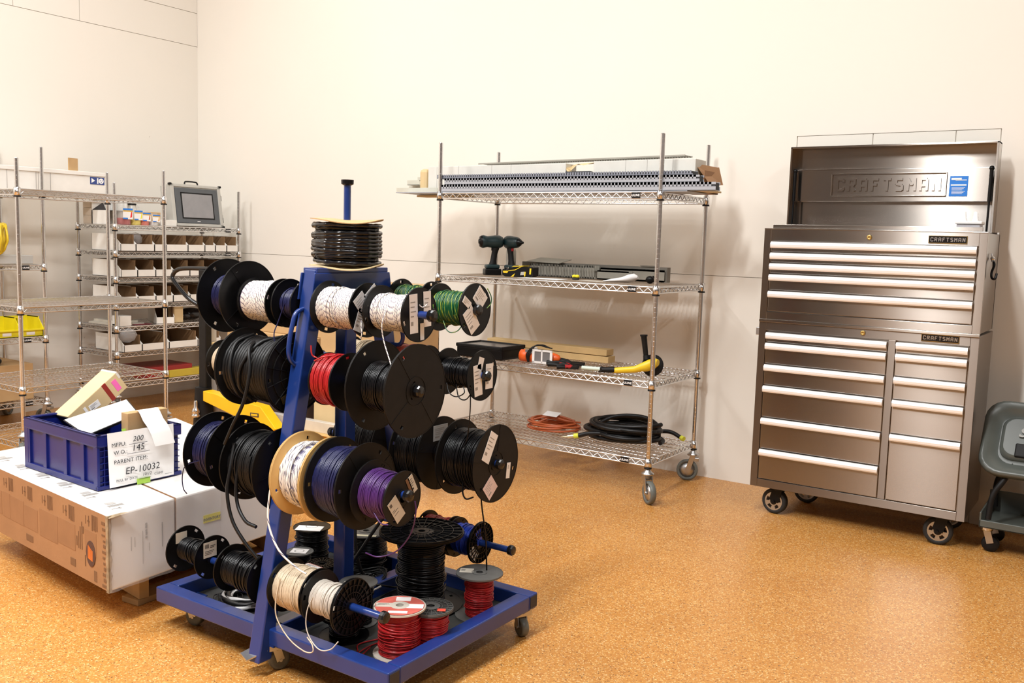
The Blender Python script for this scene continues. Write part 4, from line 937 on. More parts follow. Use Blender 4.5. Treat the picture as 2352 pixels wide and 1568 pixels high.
# shelf 2 : drills and duct pieces
z2 = 1.148+.0055
def drill(label, x, y, rz, nose, loc2, light=False):
    r = thing('cordless_drill', label, 'drill', (x, y, z2), rz, 'cordless drills')
    M = Matrix.Translation((x, y, z2)) @ Matrix.Rotation(rz, 4, 'Z')
    MH = M @ Matrix.Translation((-.030, 0, .205)) @ Matrix.Rotation(pi/2, 4, 'Y') @ Matrix.Diagonal((1.22, 1.15, .86, 1))
    MB(M).box(-.045, .060, -.034, .034, 0, .040).build('battery', BLKP, r, bevel=.008, seg=3)
    MB(M).box(-.035, .052, -.030, .030, .040, .066).build('foot', TEAL, r, bevel=.010, seg=3)
    s = MB(M); n = 14; loops = []
    for z, cx, a, b in ((.060, .005, .027, .020), (.09, .002, .020, .017), (.13, -.004, .019, .0165), (.165, -.012, .023, .018), (.185, -.016, .030, .020)):
        loops.append([(cx+a*cos(2*pi*k/n), b*sin(2*pi*k/n), z) for k in range(n)])
    loft(s, loops); s.build('grip', BLKM, r)
    s = MB(MH)
    s.lathe([(.012, -.032), (.026, -.026), (.033, -.005), (.033, .03), (.030, .06), (.028, .085)] + ([(.026, .10), (.020, .11)] if not light else [(.030, .10), (.033, .118), (.030, .13)]), 20); s.build('motor_housing', TEAL, r)
    s = MB(MH)
    if nose: s.lathe([(.020, .108), (.017, .125), (.008, .132), (.006, .155), (.004, .158)], 14)
    else: s.lathe([(.031, .128), (.027, .140), (.012, .143), (.011, .15)], 16)
    s.build('nose', BLKP, r)
    MB(M).box(.005, .016, -.008, .008, .150, .178).build('trigger', RED if nose else BLKP, r, bevel=.003)
    MB(M).box(-.02, .02, -.038, -.034, .020, .052).build('belt_clip', CHROME, r, bevel=.002)
drill('dark teal cordless drill standing on its battery, leftmost of the two, chuck turned left', -3.345, 4.73, radians(232), False, 0, True)
drill('dark teal cordless impact driver with thin bit pointing right, beside the drill', -3.262, 4.80, radians(-12), True, 0)
s = MB(); s.lathe([(.030, z2), (.032, z2+.004), (.032, z2+.15), (.028, z2+.165), (.012, z2+.172)], 20, c=(-3.33, 4.90)); s.m = 1; s.lathe([(.014, z2+.172), (.016, z2+.175), (.016, z2+.195), (0, z2+.197)], 14, c=(-3.33, 4.90))
s.build('spray_can', [SILV, REDP], None, at=(-3.33, 4.9, z2), label='silver spray can with a red cap standing behind the two cordless drills', category='spray can')
# yellow/black laser tool
lt = thing('electric_tool', 'black and yellow handheld measuring tool lying right of the drills', 'tool', (-3.08, 4.66, z2))
M = Matrix.Translation((-3.095, 4.665, z2)) @ Matrix.Rotation(radians(4), 4, 'Z')
s = MB(M @ Matrix.Translation((0, .035, 0)) @ Matrix.Rotation(pi/2, 4, 'X')); s.prism([(-.105, .008), (-.085, .0), (.085, .003), (.10, .012), (.10, .062), (.02, .062), (-.03, .058), (-.095, .036), (-.105, .025)], 0, .07); s.build('body', BLKP, lt, bevel=.005)
s = MB(M @ Matrix.Translation((0, .0395, 0)) @ Matrix.Rotation(pi/2, 4, 'X'))
s.prism([(-.105, .034), (-.075, .036), (-.068, .030), (-.075, .021), (-.100, .021)], -.001, .077); s.prism([(-.045, .060), (.035, .0655), (.035, .0695), (-.03, .066)], -.001, .077)
s.prism([(-.07, .033), (-.02, .040), (.03, .0655), (.025, .0655), (-.022, .044), (-.07, .037)], -.001, .077); s.prism([(.078, .02), (.088, .02), (.09, .055), (.08, .055)], -.001, .077); s.prism([(.042, .006), (.05, .006), (.053, .034), (.045, .034)], -.001, .077); s.prism([(-.05, .0), (-.03, .002), (-.02, .022), (-.03, .016)], -.001, .077)
s.build('yellow_trim', YELT, lt)
s = MB(M @ Matrix.Translation((0, .0397, 0)) @ Matrix.Rotation(pi/2, 4, 'X')); s.prism([(.015, .012), (.042, .014), (.044, .034), (.02, .032)], -.0006, .0766); s.build('window', SILV, lt)
# duct pieces leaning at the back of shelf 2
def comb(label, x0, x1, y, z0, z1, m, pitch=.011, solid=False):
    s = MB(); s.box(x0, x1, y, y+.05, z0, z0+.002); s.box(x0, x1, y, y+.002, z0, z0+(z1-z0)*.14); s.box(x0, x1, y, y+.002, z1-(z1-z0)*.16, z1); s.box(x0, x1, y+.048, y+.05, z0, z1)
    if solid: s.box(x0, x1, y, y+.002, z0, z1)
    else:
        n = int((x1-x0)/pitch)
        for k in range(n): s.box(x0+k*pitch, x0+k*pitch+pitch*.6, y, y+.002, z0, z1)
    s.build('duct_length', m, None, at=(x0, y, z0), label=label, category='cable duct', group='grey duct lengths on the drill shelf')
comb('long grey duct with narrow slots at the back of the drill shelf', -3.20, -2.80, 4.93, z2, z2+.077, DUCTG)
comb('short grey slotted duct standing right of the long slotted one', -2.795, -2.725, 4.915, z2, z2+.080, DUCTG)
comb('plain grey duct at the back right of the drill shelf', -2.72, -2.30, 4.97, z2, z2+.070, DUCTG, solid=True)
comb('plain grey duct offcut standing before the plain long one', -2.71, -2.50, 4.91, z2, z2+.055, DUCTG, solid=True)
MB().box(-3.30, -2.29, 4.985, 5.03, z2, z2+.086).build('duct_length', mat('dark_duct_back', (.20, .19, .165), .5), None, at=(-2.9, 5.0, z2), label='longest grey duct against the posts behind all others on the drill shelf', category='cable duct', group='grey duct lengths on the drill shelf')
s = MB(); s.add([(-3.23, 4.93, z2+.088), (-2.99, 4.93, z2+.083), (-2.96, 5.03, z2+.106), (-3.19, 5.03, z2+.112), (-3.23, 4.93, z2+.091), (-2.99, 4.93, z2+.086), (-2.96, 5.03, z2+.109), (-3.19, 5.03, z2+.115)], [(0,3,2,1),(4,5,6,7),(0,1,5,4),(1,2,6,5),(2,3,7,6),(3,0,4,7)])
s.build('duct_cover', DUCTG, None, at=(-3.1, 4.98, z2+.09), label='short grey duct cover lying tilted on top of the slotted ducts', category='duct cover')
MB().box(-2.46, -2.36, 4.975, 5.02, z2+.0875, z2+.093).build('duct_cover', mat('dark_duct_back', (.2, .19, .165)), None, at=(-2.4, 5.0, z2+.087), label='tiny dark cover strip on the rear duct, right of the middle', category='duct cover')
s = MB().box(-3.545+.02, -2.15, 4.50, 4.90, z2-.0012, z2); s.build('shelf_liner', mat('brown_hardboard', (.22, .16, .11), .6), None, at=(-2.8, 4.7, z2), label='thin brown hardboard sheet lining the shelf under the drills', category='board')
MB(Matrix.Translation((-2.90, 4.60, z2+.0005)) @ Matrix.Rotation(.1, 4, 'Z')).box(-.13, .13, -.07, .07, 0, .001).build('paper_sheet', WHITE, None, at=(-2.9, 4.6, z2), label='white paper sheet lying flat on the drill shelf, left of the yellow knob', category='paper')
MB(Matrix.Translation((-2.60, 4.66, z2+.0005)) @ Matrix.Rotation(-.2, 4, 'Z')).box(-.08, .08, -.05, .05, 0, .001).build('paper_sheet', PAPB, None, at=(-2.6, 4.66, z2), label='beige paper sheet lying flat left of the white glove', category='paper')
s = MB(); s.lathe([(.020, z2+.001), (.022, z2+.008), (.022, z2+.012)], 16, c=(-2.735, 4.70)); s.m = 1
s.sphere((-2.745, 4.70, z2+.020), .014, (1, 1, .7)); s.sphere((-2.725, 4.70, z2+.020), .014, (1, 1, .7)); s.build('tape_measure', [INK, YELP], None, at=(-2.735, 4.7, z2), label='small yellow topped knob in the middle of the drill shelf', category='knob')
s = MB(); n = 12; loops = []
for t, (x, y, zc, a, b) in enumerate(((-2.50, 4.60, .004, .004, .002), (-2.46, 4.62, .010, .02, .007), (-2.41, 4.65, .016, .028, .012), (-2.375, 4.665, .024, .030, .020), (-2.35, 4.68, .030, .026, .020), (-2.33, 4.69, .030, .010, .008))):
    loops.append([(x, y+a*cos(2*pi*k/n), z2+.002+max(0, zc+b*sin(2*pi*k/n)*(1+.2*sin(3*k)))) for k in range(n)])
loft(s, loops); s.build('cloth_glove', WHITE, None, at=(-2.42, 4.65, z2), label='crumpled white cloth glove lying at the right end of the drill shelf', category='glove')
s = MB(); s.sphere((-2.275, 4.73, z2+.022), .026, (1, .8, .85), 10, 6); s.tube(smoothpath([(-2.27, 4.75, z2+.04), (-2.25, 4.76, z2+.03), (-2.245, 4.76, z2+.003)], 4), .006, 6); s.build('black_adapter', BLKP, None, at=(-2.275, 4.73, z2), label='small black plug adapter lying right of the white glove', category='adapter')

# shelf 3
z3 = .647+.0055
cse = thing('tool_case', 'low black plastic case at the left front of the third shelf', 'case', (-3.30, 4.60, z3))
M = Matrix.Translation((-3.30, 4.66, z3)) @ Matrix.Rotation(radians(-2), 4, 'Z')
MB(M).box(-.175, .175, -.12, .12, 0, .068).build('base', BLKP, cse, bevel=.012, seg=3)
s = MB(M); s.box(-.178, .178, -.123, -.105, .060, .082); s.box(-.178, .178, .105, .123, .060, .082); s.box(-.178, -.160, -.123, .123, .060, .082); s.box(.160, .178, -.123, .123, .060, .082); s.build('rim', BLKM, cse, bevel=.005)
MB(M).box(-.162, .162, -.106, .106, .055, .074).build('lid_panel', mat('smoked_panel', (.12, .11, .10), .25), cse)
for k, (x0, x1, y0, z, rz) in enumerate(((-3.50, -2.62, 4.925, z3, 0), (-3.52, -2.635, 4.93, z3+.042, 0))):
    MB().box(x0, x1, y0, y0+.088, z, z+.038).build('timber_batten', PINE, None, bevel=.002, at=((x0+x1)/2, y0, z), label=('lower of two pine battens at the back of the tool shelf', 'upper of two pine battens at the back of the tool shelf')[k], category='timber', group='pine battens')
sw = thing('jigsaw', 'orange and grey jigsaw with metal sole plate and coiled black cord', 'power tool', (-2.95, 4.62, z3))
M = Matrix.Translation((-2.93, 4.64, z3)) @ Matrix.Rotation(radians(3), 4, 'Z')
s = MB(M @ Matrix.Translation((-.13, 0, .040)) @ Matrix.Rotation(pi/2, 4, 'Y')); s.lathe([(.008, 0), (.028, .006), (.034, .05), (.034, .10), (.030, .16), (.018, .23), (.006, .255)], 16); s.build('body', mat('tool_grey', (.10, .10, .11), .45), sw)
s = MB(M @ Matrix.Translation((-.122, 0, .036)) @ Matrix.Rotation(pi/2, 4, 'Y')); s.ring([(.030, 0), (.036, .0), (.0365, .055), (.032, .055)], 18, True); s.build('orange_cover', ORNT, sw)
s = MB(M @ Matrix.Translation((-.05, 0, .036)) @ Matrix.Rotation(pi/2, 4, 'Y')); s.ring([(.030, 0), (.0365, .0), (.0365, .03), (.032, .03)], 18, True); s.build('orange_band', ORNT, sw)
s = MB(M @ Matrix.Translation((.085, 0, .036)) @ Matrix.Rotation(pi/2, 4, 'Y')); s.lathe([(.030, 0), (.032, .01), (.022, .045), (.008, .055)], 16); s.build('orange_nose', ORNT, sw)
s = MB(M); y = -.052
s.box(-.02, .115, y, y+.003, .004, .016); s.box(-.02, .115, y, y+.003, .074, .086); s.box(-.02, -.004, y, y+.003, .004, .086); s.box(.099, .115, y, y+.003, .004, .086); s.box(.040, .050, y, y+.003, .004, .086); s.box(-.02, .115, y, y+.02, .003, .006)
s.build('sole_plate', ALU, sw)
MB(M).box(-.004, .100, y+.004, y+.006, .014, .078).build('sole_backing', mat('worn_metal', (.25, .25, .26), .4, .6), sw)
MB(M).box(-.052, -.026, -.030, .03, .025, .088).build('silver_head', ALU, sw, bevel=.006)
s = MB(M)
for k in range(3): s.tube(smoothpath([(-.055+.004*k, -.04, .004), (-.062+.01*k, -.045, .05), (-.03+.012*k, -.03, .095+.006*k), (.02+.01*k, .0, .108-.005*k), (.06+.008*k, .02, .090)], 6), .0038, 6)
s.build('power_cord', BLKC, sw)
def plier(label, x, y, rz, m0, m1, L=.2):
    r = thing('pliers', label, 'pliers', (x, y, z3), rz, 'hand tools on the tool shelf'); M = Matrix.Translation((x, y, z3)) @ Matrix.Rotation(rz, 4, 'Z')
    for k, q in ((-1, .006), (1, .014)):
        MB(M).tube(smoothpath([(-L*.5, k*.030, .016), (-L*.3, k*.024, q+.010), (-L*.05, k*.012, q+.008), (L*.1, -k*.002, .014)], 5), [.0135-.0004*i for i in range(16)], 8).build('grip', m0, r)
    if m1 is not m0: MB(M).tube([(-L*.16, .018, .019), (L*.10, .004, .019)], [.0125, .010], 8).tube([(-L*.16, -.018, .019), (L*.10, -.004, .019)], [.0125, .010], 8).build('red_collar', m1, r)
    s = MB(M); s.prism([(L*.06, -.014), (L*.2, -.015), (L*.40, -.006), (L*.42, 0), (L*.40, .006), (L*.2, .015), (L*.06, .014)], .006, .020); s.build('jaws', BLKM, r, bevel=.002)
plier('large black bolt cutter pliers behind the red and black pliers', -2.77, 4.70, radians(12), BLKM, BLKM, .26)
plier('middle black pliers lying just behind the red and black ones', -2.735, 4.645, radians(14), BLKM, BLKM, .24)
plier('red and black pliers lying at the front of the tool shelf', -2.70, 4.565, radians(8), BLKM, RED, .20)
plier('small red and black cutters nearest the shelf edge', -2.645, 4.51, radians(16), BLKM, RED, .13)
s = MB(); s.cyl((-2.60, 4.575, z3+.011), (-2.49, 4.60, z3+.011), .011); s.build('glue_tube', mat('pale_mint', (.62, .72, .62), .4), None, at=(-2.55, 4.59, z3), label='pale translucent tube lying between the red cutters and the yellow grinder', category='tube')
s = MB(); s.cyl((-2.487, 4.60, z3+.014), (-2.43, 4.58, z3+.013), .014, .010); s.build('tube_cap', BLKM, None, at=(-2.46, 4.59, z3), label='black nozzle cap at the right end of the pale tube', category='cap')
gr = thing('angle_grinder', 'yellow angle grinder with upright black side handle at the right shelf end', 'power tool', (-2.30, 4.62, z3))
s = MB(); n = 14; loops = []
for x, y, zc, a, b in ((-2.375, 4.535, .018, .015, .015), (-2.34, 4.55, .021, .0165, .017), (-2.27, 4.58, .030, .018, .019), (-2.235, 4.60, .044, .026, .026), (-2.205, 4.615, .055, .034, .033), (-2.178, 4.63, .066, .033, .031), (-2.160, 4.638, .072, .020, .018)):
    loops.append([(x, y+a*cos(2*pi*k/n), z3+.004+zc+b*sin(2*pi*k/n)) for k in range(n)])
loft(s, loops); s.build('body', YELT, gr)
MB().cyl((-2.435, 4.51, z3+.022), (-2.372, 4.536, z3+.026), .014, .017).build('rear_grip', BLKM, gr)
s = MB(fr((-2.205, 4.665, z3+.055), (1, .2, 0), (0, .25, 1))); s.lathe([(.0, -.008), (.058, -.008), (.062, -.002), (.060, .004), (.0, .006)], 28); s.build('disc_guard', BLKM, gr)
s = MB(); s.cyl((-2.245, 4.66, z3+.105), (-2.258, 4.65, z3+.215), .014, .0165); s.cyl((-2.258, 4.65, z3+.213), (-2.2585, 4.65, z3+.222), .021); s.cyl((-2.24, 4.66, z3+.085), (-2.245, 4.66, z3+.108), .019, .016); s.build('side_handle', BLKM, gr)
MB().tube(smoothpath([(-2.43, 4.512, z3+.02), (-2.46, 4.53, z3+.008), (-2.40, 4.60, z3+.008), (-2.32, 4.68, z3+.02), (-2.26, 4.72, z3+.06)], 6), .005, 6).build('power_cord', BLKC, gr)

# bottom shelf coils
z4 = .228+.0055
s = MB(); random.seed(21)
P = []
for i in range(24*6+1):
    a = i/24*2*pi; k = i/24; r1_ = .155+.02*sin(k*2.1)+.006*sin(3*a); P.append((-2.89+r1_*cos(a), 4.76+.115*sin(a)*(1+.1*sin(k)), z4+.007+.008*k+.012*sin(a+k)*min(1, k/2)*.7+.006))
s.tube(P, .0062, 7); s.tube(smoothpath([(-3.03, 4.72, z4+.05), (-2.93, 4.78, z4+.075), (-2.82, 4.80, z4+.06), (-2.75, 4.85, z4+.05)], 6), .0062, 7); s.tube(smoothpath([(-3.0, 4.74, z4+.03), (-2.9, 4.80, z4+.08), (-2.78, 4.83, z4+.06)], 6), .0062, 7)
s.build('extension_cord', ORNG, None, at=(-2.89, 4.76, z4), label='coiled orange extension cord on the bottom shelf of the right-hand rack', category='cord')
s = MB(); s.box(-2.90, -2.80, 4.70, 4.76, z4, z4+.035); s.build('outlet_box', ZINC, None, bevel=.004, at=(-2.85, 4.73, z4), label='grey metal outlet box inside the orange cord coil', category='outlet box')
MB(Matrix.Translation((-2.92, 4.79, z4+.09)) @ Matrix.Rotation(.3, 4, 'X')).box(-.05, .05, -.03, .03, 0, .002).build('paper_tag', WHITE, None, at=(-2.92, 4.79, z4+.09), label='small white paper tag lying on top of the orange cord', category='tag')
hose = thing('black_hose', 'thick black hose coiled on the bottom shelf, brass and yellow ends showing', 'hose', (-2.40, 4.77, z4))
s = MB(); P = []
for i in range(28*7+1):
    a = i/28*2*pi; k = i/28; rx = .205+.03*sin(k*1.7+1); ry = .15+.02*cos(k*2.3); P.append((-2.42+rx*cos(a)+.02*sin(k*3), 4.78+ry*sin(a), z4+.014+.014*k+.010*sin(a*1.0+k*2)*min(1, k/1.5)+.004))
s.tube(P, .0125, 8)
s.tube(smoothpath([(-2.62, 4.72, z4+.05), (-2.52, 4.84, z4+.12), (-2.36, 4.90, z4+.13), (-2.24, 4.85, z4+.10), (-2.20, 4.78, z4+.06)], 7), .0125, 8)
s.tube(smoothpath([(-2.25, 4.72, z4+.07), (-2.40, 4.66, z4+.06), (-2.55, 4.62, z4+.05), (-2.62, 4.60, z4+.03)], 7), .0125, 8)
s.tube(smoothpath([(-2.30, 4.92, z4+.05), (-2.20, 4.93, z4+.06), (-2.12, 4.91, z4+.04)], 6), .0125, 8)
s.build('hose_coil', BLKC, hose)
MB().cyl((-2.62, 4.60, z4+.03), (-2.645, 4.592, z4+.025), .0145).cyl((-2.12, 4.91, z4+.04), (-2.10, 4.902, z4+.036), .0145).build('yellow_band', mat('acid_yellow', (.65, .68, .05), .5), hose)
MB().cyl((-2.645, 4.592, z4+.025), (-2.68, 4.582, z4+.018), .011).cyl((-2.68, 4.582, z4+.018), (-2.72, 4.572, z4+.012), .006, .003).build('brass_fitting', mat('pale_brass', (.75, .70, .5), .35, .8), hose)

# ------------------------------------------------------------------ pallet with cartons, tote
NQ, RQ, LQ, FQ = (-2.828, 1.782), (-2.895, 2.672), (-4.02, 1.915), (-4.11, 2.985)
def quad(u, v):
    """bilinear point on the load footprint; u from near corner to the left, v from near corner to the right"""
    a = Vector(NQ)*(1-u)+Vector(LQ)*u; b = Vector(RQ)*(1-u)+Vector(FQ)*u; return a*(1-v)+b*v
pl = thing('wooden_pallet', 'weathered wooden pallet under the two long wrapped cartons', 'pallet', (-3.5, 2.4, 0))
for v in (.22, .58, .93):
    a = quad(.08, v); b_ = quad(1.0, v); MB().bar((a.x, a.y, .068), (b_.x, b_.y, .068), .038, .088).build('stringer', OLDW, pl, bevel=.002)
for u in (.12, .5, .93):
    a = quad(u, .18); b_ = quad(u, .97); MB().bar((a.x, a.y, .012), (b_.x, b_.y, .012), .09, .022).build('bottom_board', OLDW, pl, bevel=.002)
for u in (.12, .28, .44, .6, .76, .93):
    a = quad(u, .12); b_ = quad(u, 1.0); MB().bar((a.x, a.y, .123), (b_.x, b_.y, .123), .09, .020).build('deck_board', OLDW, pl, bevel=.002)
def carton(label, v0, v1, z0, z1, prints):
    c0, c1, c2, c3 = quad(0, v0), quad(0, v1), quad(1, v1), quad(1, v0)
    r = thing('wrapped_carton', label, 'carton', (*((c0+c2)/2), z0), 0, 'long cartons on the pallet')
    s = MB(); n = 14
    # white skin: top and right end; slightly uneven edges
    T = [(c.x, c.y, z1) for c in (c0, c1, c2, c3)]; B = [(c.x, c.y, z0) for c in (c0, c1, c2, c3)]
    s.add(T+B, [(0, 1, 2, 3), (4, 5, 1, 0), (5, 6, 2, 1), (6, 7, 3, 2), (7, 6, 5, 4)], False); s.m = 1; s.add(T+B, [(7, 4, 0, 3)], False)
    o = s.build('carton_body', [CARTW, KRAFT], r, bevel=.006); return r, o
cA, cAo = carton('long white-topped carton with brown printed side, nearest on the pallet under the tote', 0, .314, .138, .402, True)
cB, cBo = carton('long white carton with a yellow sticker on its end, far side of pallet', .320, 1, .138, .402, False)
# prints on the brown side (plane from N to L)
e = (Vector(LQ)-Vector(NQ)).normalized(); nrm = Vector((-e.y, e.x)) * -1
if nrm.y > 0: nrm = -nrm
Ms = fr((NQ[0]+nrm.x*0-.0, NQ[1]+nrm.y*.0005, .138), (-e.x, -e.y, 0), (0, 0, 1)) # x to the right as seen from outside, origin at near corner
q = MB(Ms); ZO = .0006
def pr(mb, x0, x1, y0, y1, t=.0007): mb.box(-x1, -x0, y0, y1, -.001, t)
random.seed(17)
for k in range(6):
    d = .075+k*.175
    for j_ in range(4): pr(q, d+j_*.0115, d+.0055+j_*.0115+.003*random.random(), .19+.006*random.random(), .246)
    pr(q, d+.062, d+.066, .200, .238); pr(q, d+.058, d+.074, .216, .221); pr(q, d+.085, d+.088, .205, .235)
for k in range(12): pr(q, .012+.012*random.random(), .030+.016*random.random(), .008+k*.02, .014+k*.02+.008*random.random())
for k in range(4): pr(q, .190+k*.013, .1935+k*.013+.004*random.random(), .10+.02*random.random(), .205-.02*k)
pr(q, .178, .192, .165, .190); pr(q, .165, .172, .05, .09); pr(q, .085, .105, .012, .05); pr(q, .245, .285, .028, .055); pr(q, .60, .66, .03, .055)
q.build('side_printing', INKB, cA, kind='stuff')
q = MB(Ms); x_ = .245
while x_ < 1.08:
    w_ = random.uniform(.05, .16); pr(q, x_, x_+w_, .075+.012*random.random(), .165+.02*random.random(), .0004); x_ += w_+random.uniform(.002, .02)
pr(q, .085, .17, .10, .185, .0004); q.build('faded_print_panels', mat('kraft_print', (.325, .165, .075), .7), cA, kind='stuff')
M = Ms @ Matrix.Translation((-.125, .105, .0008)); s = MB(M); s.prism([(.034*cos(2*pi*k/28), .046*sin(2*pi*k/28)) for k in range(28)], 0, .001); s.build('round_emblem', mat('dark_maroon', (.07, .03, .03), .5), cA)
s = MB(M)
for k in range(6): s.prism([(-.022+.006*k+.004, .028-.003*k), (-.019+.006*k+.004, .028-.003*k), (-.016+.006*k, -.02-.001*k), (-.020+.006*k, -.02-.001*k)][::-1], .001, .0016)
s.build('emblem_streaks', mat('emblem_orange', (.85, .22, .04), .5), cA)
# prints on top along the left edge
ex = Vector((e.x, e.y, 0)); ey = Vector((-nrm.x, -nrm.y, 0))
Mt = fr((NQ[0], NQ[1], .4025), ex, Vector((-e.y, e.x, 0)) if Vector((-e.y, e.x)).dot(Vector((0, 1))) > 0 else Vector((e.y, -e.x, 0)))
sgn = 1 if (Mt.to_3x3() @ Vector((0, 1, 0))).y > 0 else -1
q = MB(Mt)
for k in range(6):
    d = .10+k*.19
    for j in range(3): q.box(d+.008*j, d+.004+.008*j, sgn*.055 if sgn > 0 else -.11, sgn*.11 if sgn > 0 else -.055, -.001, .0006)
    q.box(d+.03, d+.055, .075*sgn-.012, .075*sgn+.02, -.001, .0006); q.box(d-.03, d-.026, .06*sgn-.01, .06*sgn+.02, -.001, .0006); q.box(d-.035, d-.02, .075*sgn, .079*sgn+.004, -.001, .0006)
q.build('top_printing', INKG, cA, kind='stuff')
# right end prints
er = (Vector(RQ)-Vector(NQ)).normalized(); Mr = fr((NQ[0]+.0008, NQ[1], .138), (er.x, er.y, 0), (0, 0, 1)); Mr.translation += Mr.to_3x3() @ Vector((0, 0, .0002))
q = MB(Mr); 
for k in range(5): q.box(.15, .158, .15+.012*k, .157+.012*k+.003*(k % 2), 0, .0005)
for a in ((.09, .092, .12, .17), (.105, .107, .13, .165), (.22, .2235, .10, .19), (.138, .1395, .06, .18), (.165, .1665, .10, .13)): q.box(*a, 0, .0005)
q.build('end_printing', INKG, cA, kind='stuff')
M = Mr @ Matrix.Translation((.452, .150, 0)) @ Matrix.Rotation(-.03, 4, 'Z'); p = paper(cB, M, .083, .030, mat('yellow_sticker', (.85, .75, .03), .5), name='yellow_sticker'); text('sticker_lettering', 'INVENTORY', M @ Matrix.Translation((0, -.003, .0008)), .0145, INK, p, .0002, .0002)
# crushed corner and film
s = MB(); random.seed(9); vs = []
for i in range(15):
    zz = .135+.27*i/14; k = .5+.5*random.random()
    vs += [(NQ[0]-.012*k, NQ[1]-.0035, zz), (NQ[0]+.004+.003*k, NQ[1]-.004, zz), (NQ[0]+.0035, NQ[1]+.014*k, zz)]
s.add(vs, [(3*i+a, 3*i+a+1, 3*i+a+4, 3*i+a+3) for i in range(14) for a in (0, 1)], False)
s.add([(NQ[0]-.004, NQ[1]-.006, .4035), (NQ[0]+.012, NQ[1]-.003, .398), (NQ[0]+.010, NQ[1]+.075, .4045), (NQ[0]-.002, NQ[1]+.05, .405)], [(0, 1, 2, 3)], False)
s.build('crushed_corner', mat('crushed_card', (.34, .25, .15), .8, 0, .3, 40), cA)
s = MB(); n = 22; vs = []
for i in range(n+1):
    for j in range(5):
        v = i/n; p = quad(0, v*.55); zz = .135+.28*j/4; vs.append((p.x+.005+.004*random.random()+.004*sin(i*1.3+j), p.y, zz))
s.add(vs, [(i*5+j, (i+1)*5+j, (i+1)*5+j+1, i*5+j+1) for i in range(n) for j in range(4)], True)
s.build('stretch_film', FILM, cA)

# tote
tr = radians(-2.6); TX, TY, TZ = -3.395, 2.122, .405
tt = thing('storage_tote', 'open blue plastic tote with a white handwritten sign, on the wrapped cartons', 'tote', (TX, TY, TZ), tr)
Mt_ = Matrix.Translation((TX, TY, TZ)) @ Matrix.Rotation(tr, 4, 'Z')
w, d, h = .275, .176, .205
s = MB(Mt_)
s.box(-w+.012, w-.012, -d+.012, d-.012, .004, .010)
for a in ((-w+.012, w-.012, -d+.010, -d+.016), (-w+.012, w-.012, d-.016, d-.010), (-w+.010, -w+.016, -d+.01, d-.01), (w-.016, w-.010, -d+.01, d-.01)): s.box(*a, .0, h)
s.build('walls', TOTE, tt)
s = MB(Mt_)
for a in ((-w, w, -d, -d+.022), (-w, w, d-.022, d), (-w, -w+.022, -d, d), (w-.022, w, -d, d)):
    s.box(*a, h-.008, h); s.box(a[0], a[1], a[2], a[3], -.0, .010) if False else None
for a in ((-w, w, -d, -d+.004), (-w, w, d-.004, d), (-w, -w+.004, -d, d), (w-.004, w, -d, d)): s.box(*a, h-.040, h)
s.box(-w, w, -d, -d+.012, h-.044, h-.038); s.box(w-.012, w, -d, d, h-.044, h-.038)
s.build('rim', TOTE, tt, bevel=.002)
s = MB(Mt_)
for x in (-w+.03, -.115, .04, .165): s.box(x-.012, x+.012, -d+.002, -d+.012, .0, h-.04)
s.box(-w+.004, w-.004, -d+.0, -d+.012, .0, .022); s.box(w-.014, w-.0, -d+.0, d-.0, .0, .014)
for y in (-d+.03, -d+.055, d-.055, d-.03, 0): s.box(w-.012, w-.002, y-.0015, y+.0015, .0, h-.04)
for k in range(6): s.box(w-.012, w-.002, -d+.006, d-.006, .025+k*.024, .0275+k*.024)
s.box(w-.03, w-.002, -d+.001, -d+.012, .0, h-.04); s.box(-w+.0, -w+.03, -d+.001, -d+.012, .0, h-.04)
s.build('ribs', TOTE, tt, bevel=.001, seg=1)
sg = thing('paper_sign', 'white handwritten work order sign taped to the end of the blue tote', 'sign', (TX+w+.003, TY, TZ+.01), tr)
n = 8; s = MB(Mt_); vs = []
sw_, sh_ = .275, .205
def sgn_pt(i, j): 
    u, v = i/n, j/n; return (w+.004+.010*(1-v)**2*(1-u)*1.2+.006*sin(v*3)*(.5), -.138+sw_*u, -.0+sh_*v+.006)
vs = [sgn_pt(i, j) for i in range(n+1) for j in range(n+1)]; vs += [(a-.0008, b_, c) for a, b_, c in vs]
N1 = (n+1)**2
s.add(vs, [(i*(n+1)+j, (i+1)*(n+1)+j, (i+1)*(n+1)+j+1, i*(n+1)+j+1) for i in range(n) for j in range(n)]+[(N1+i*(n+1)+j+1, N1+(i+1)*(n+1)+j+1, N1+(i+1)*(n+1)+j, N1+i*(n+1)+j) for i in range(n) for j in range(n)], True)
s.build('sheet', WHITE, sg)
Mg = Mt_ @ fr((w+.0175, 0, .006), (0, 1, 0), (-.045, 0, 1))
for st_, x, y, sz, al, sh in (('MFPU:', -.125, .158, .021, 'LEFT', 0), ('W.O.:', -.118, .128, .021, 'LEFT', 0), ('PARENT ITEM:', -.118, .093, .021, 'LEFT', 0), ('PULL BY DATE', -.112, .022, .013, 'LEFT', 0), ('COMP', .045, .022, .013, 'LEFT', 0),
                              ('200', -.04, .170, .028, 'LEFT', .25), ('145', -.045, .136, .034, 'LEFT', .15), ('EP-10032', -.075, .052, .036, 'LEFT', .12), ('10/12', -.005, .028, .016, 'LEFT', .2)):
    text('sign_lettering', st_, Mg @ Matrix.Translation((x, y, 0)), sz, INK, sg, .0002, 0, al, shear=sh)
s = MB(Mg); s.box(-.055, .02, .152, .1535, 0, .0004); s.box(-.065, .03, .1165, .118, 0, .0004); s.box(-.02, .03, .013, .0142, 0, .0004); s.box(.09, .12, .013, .0142, 0, .0004); s.build('ruled_lines', INK, sg)
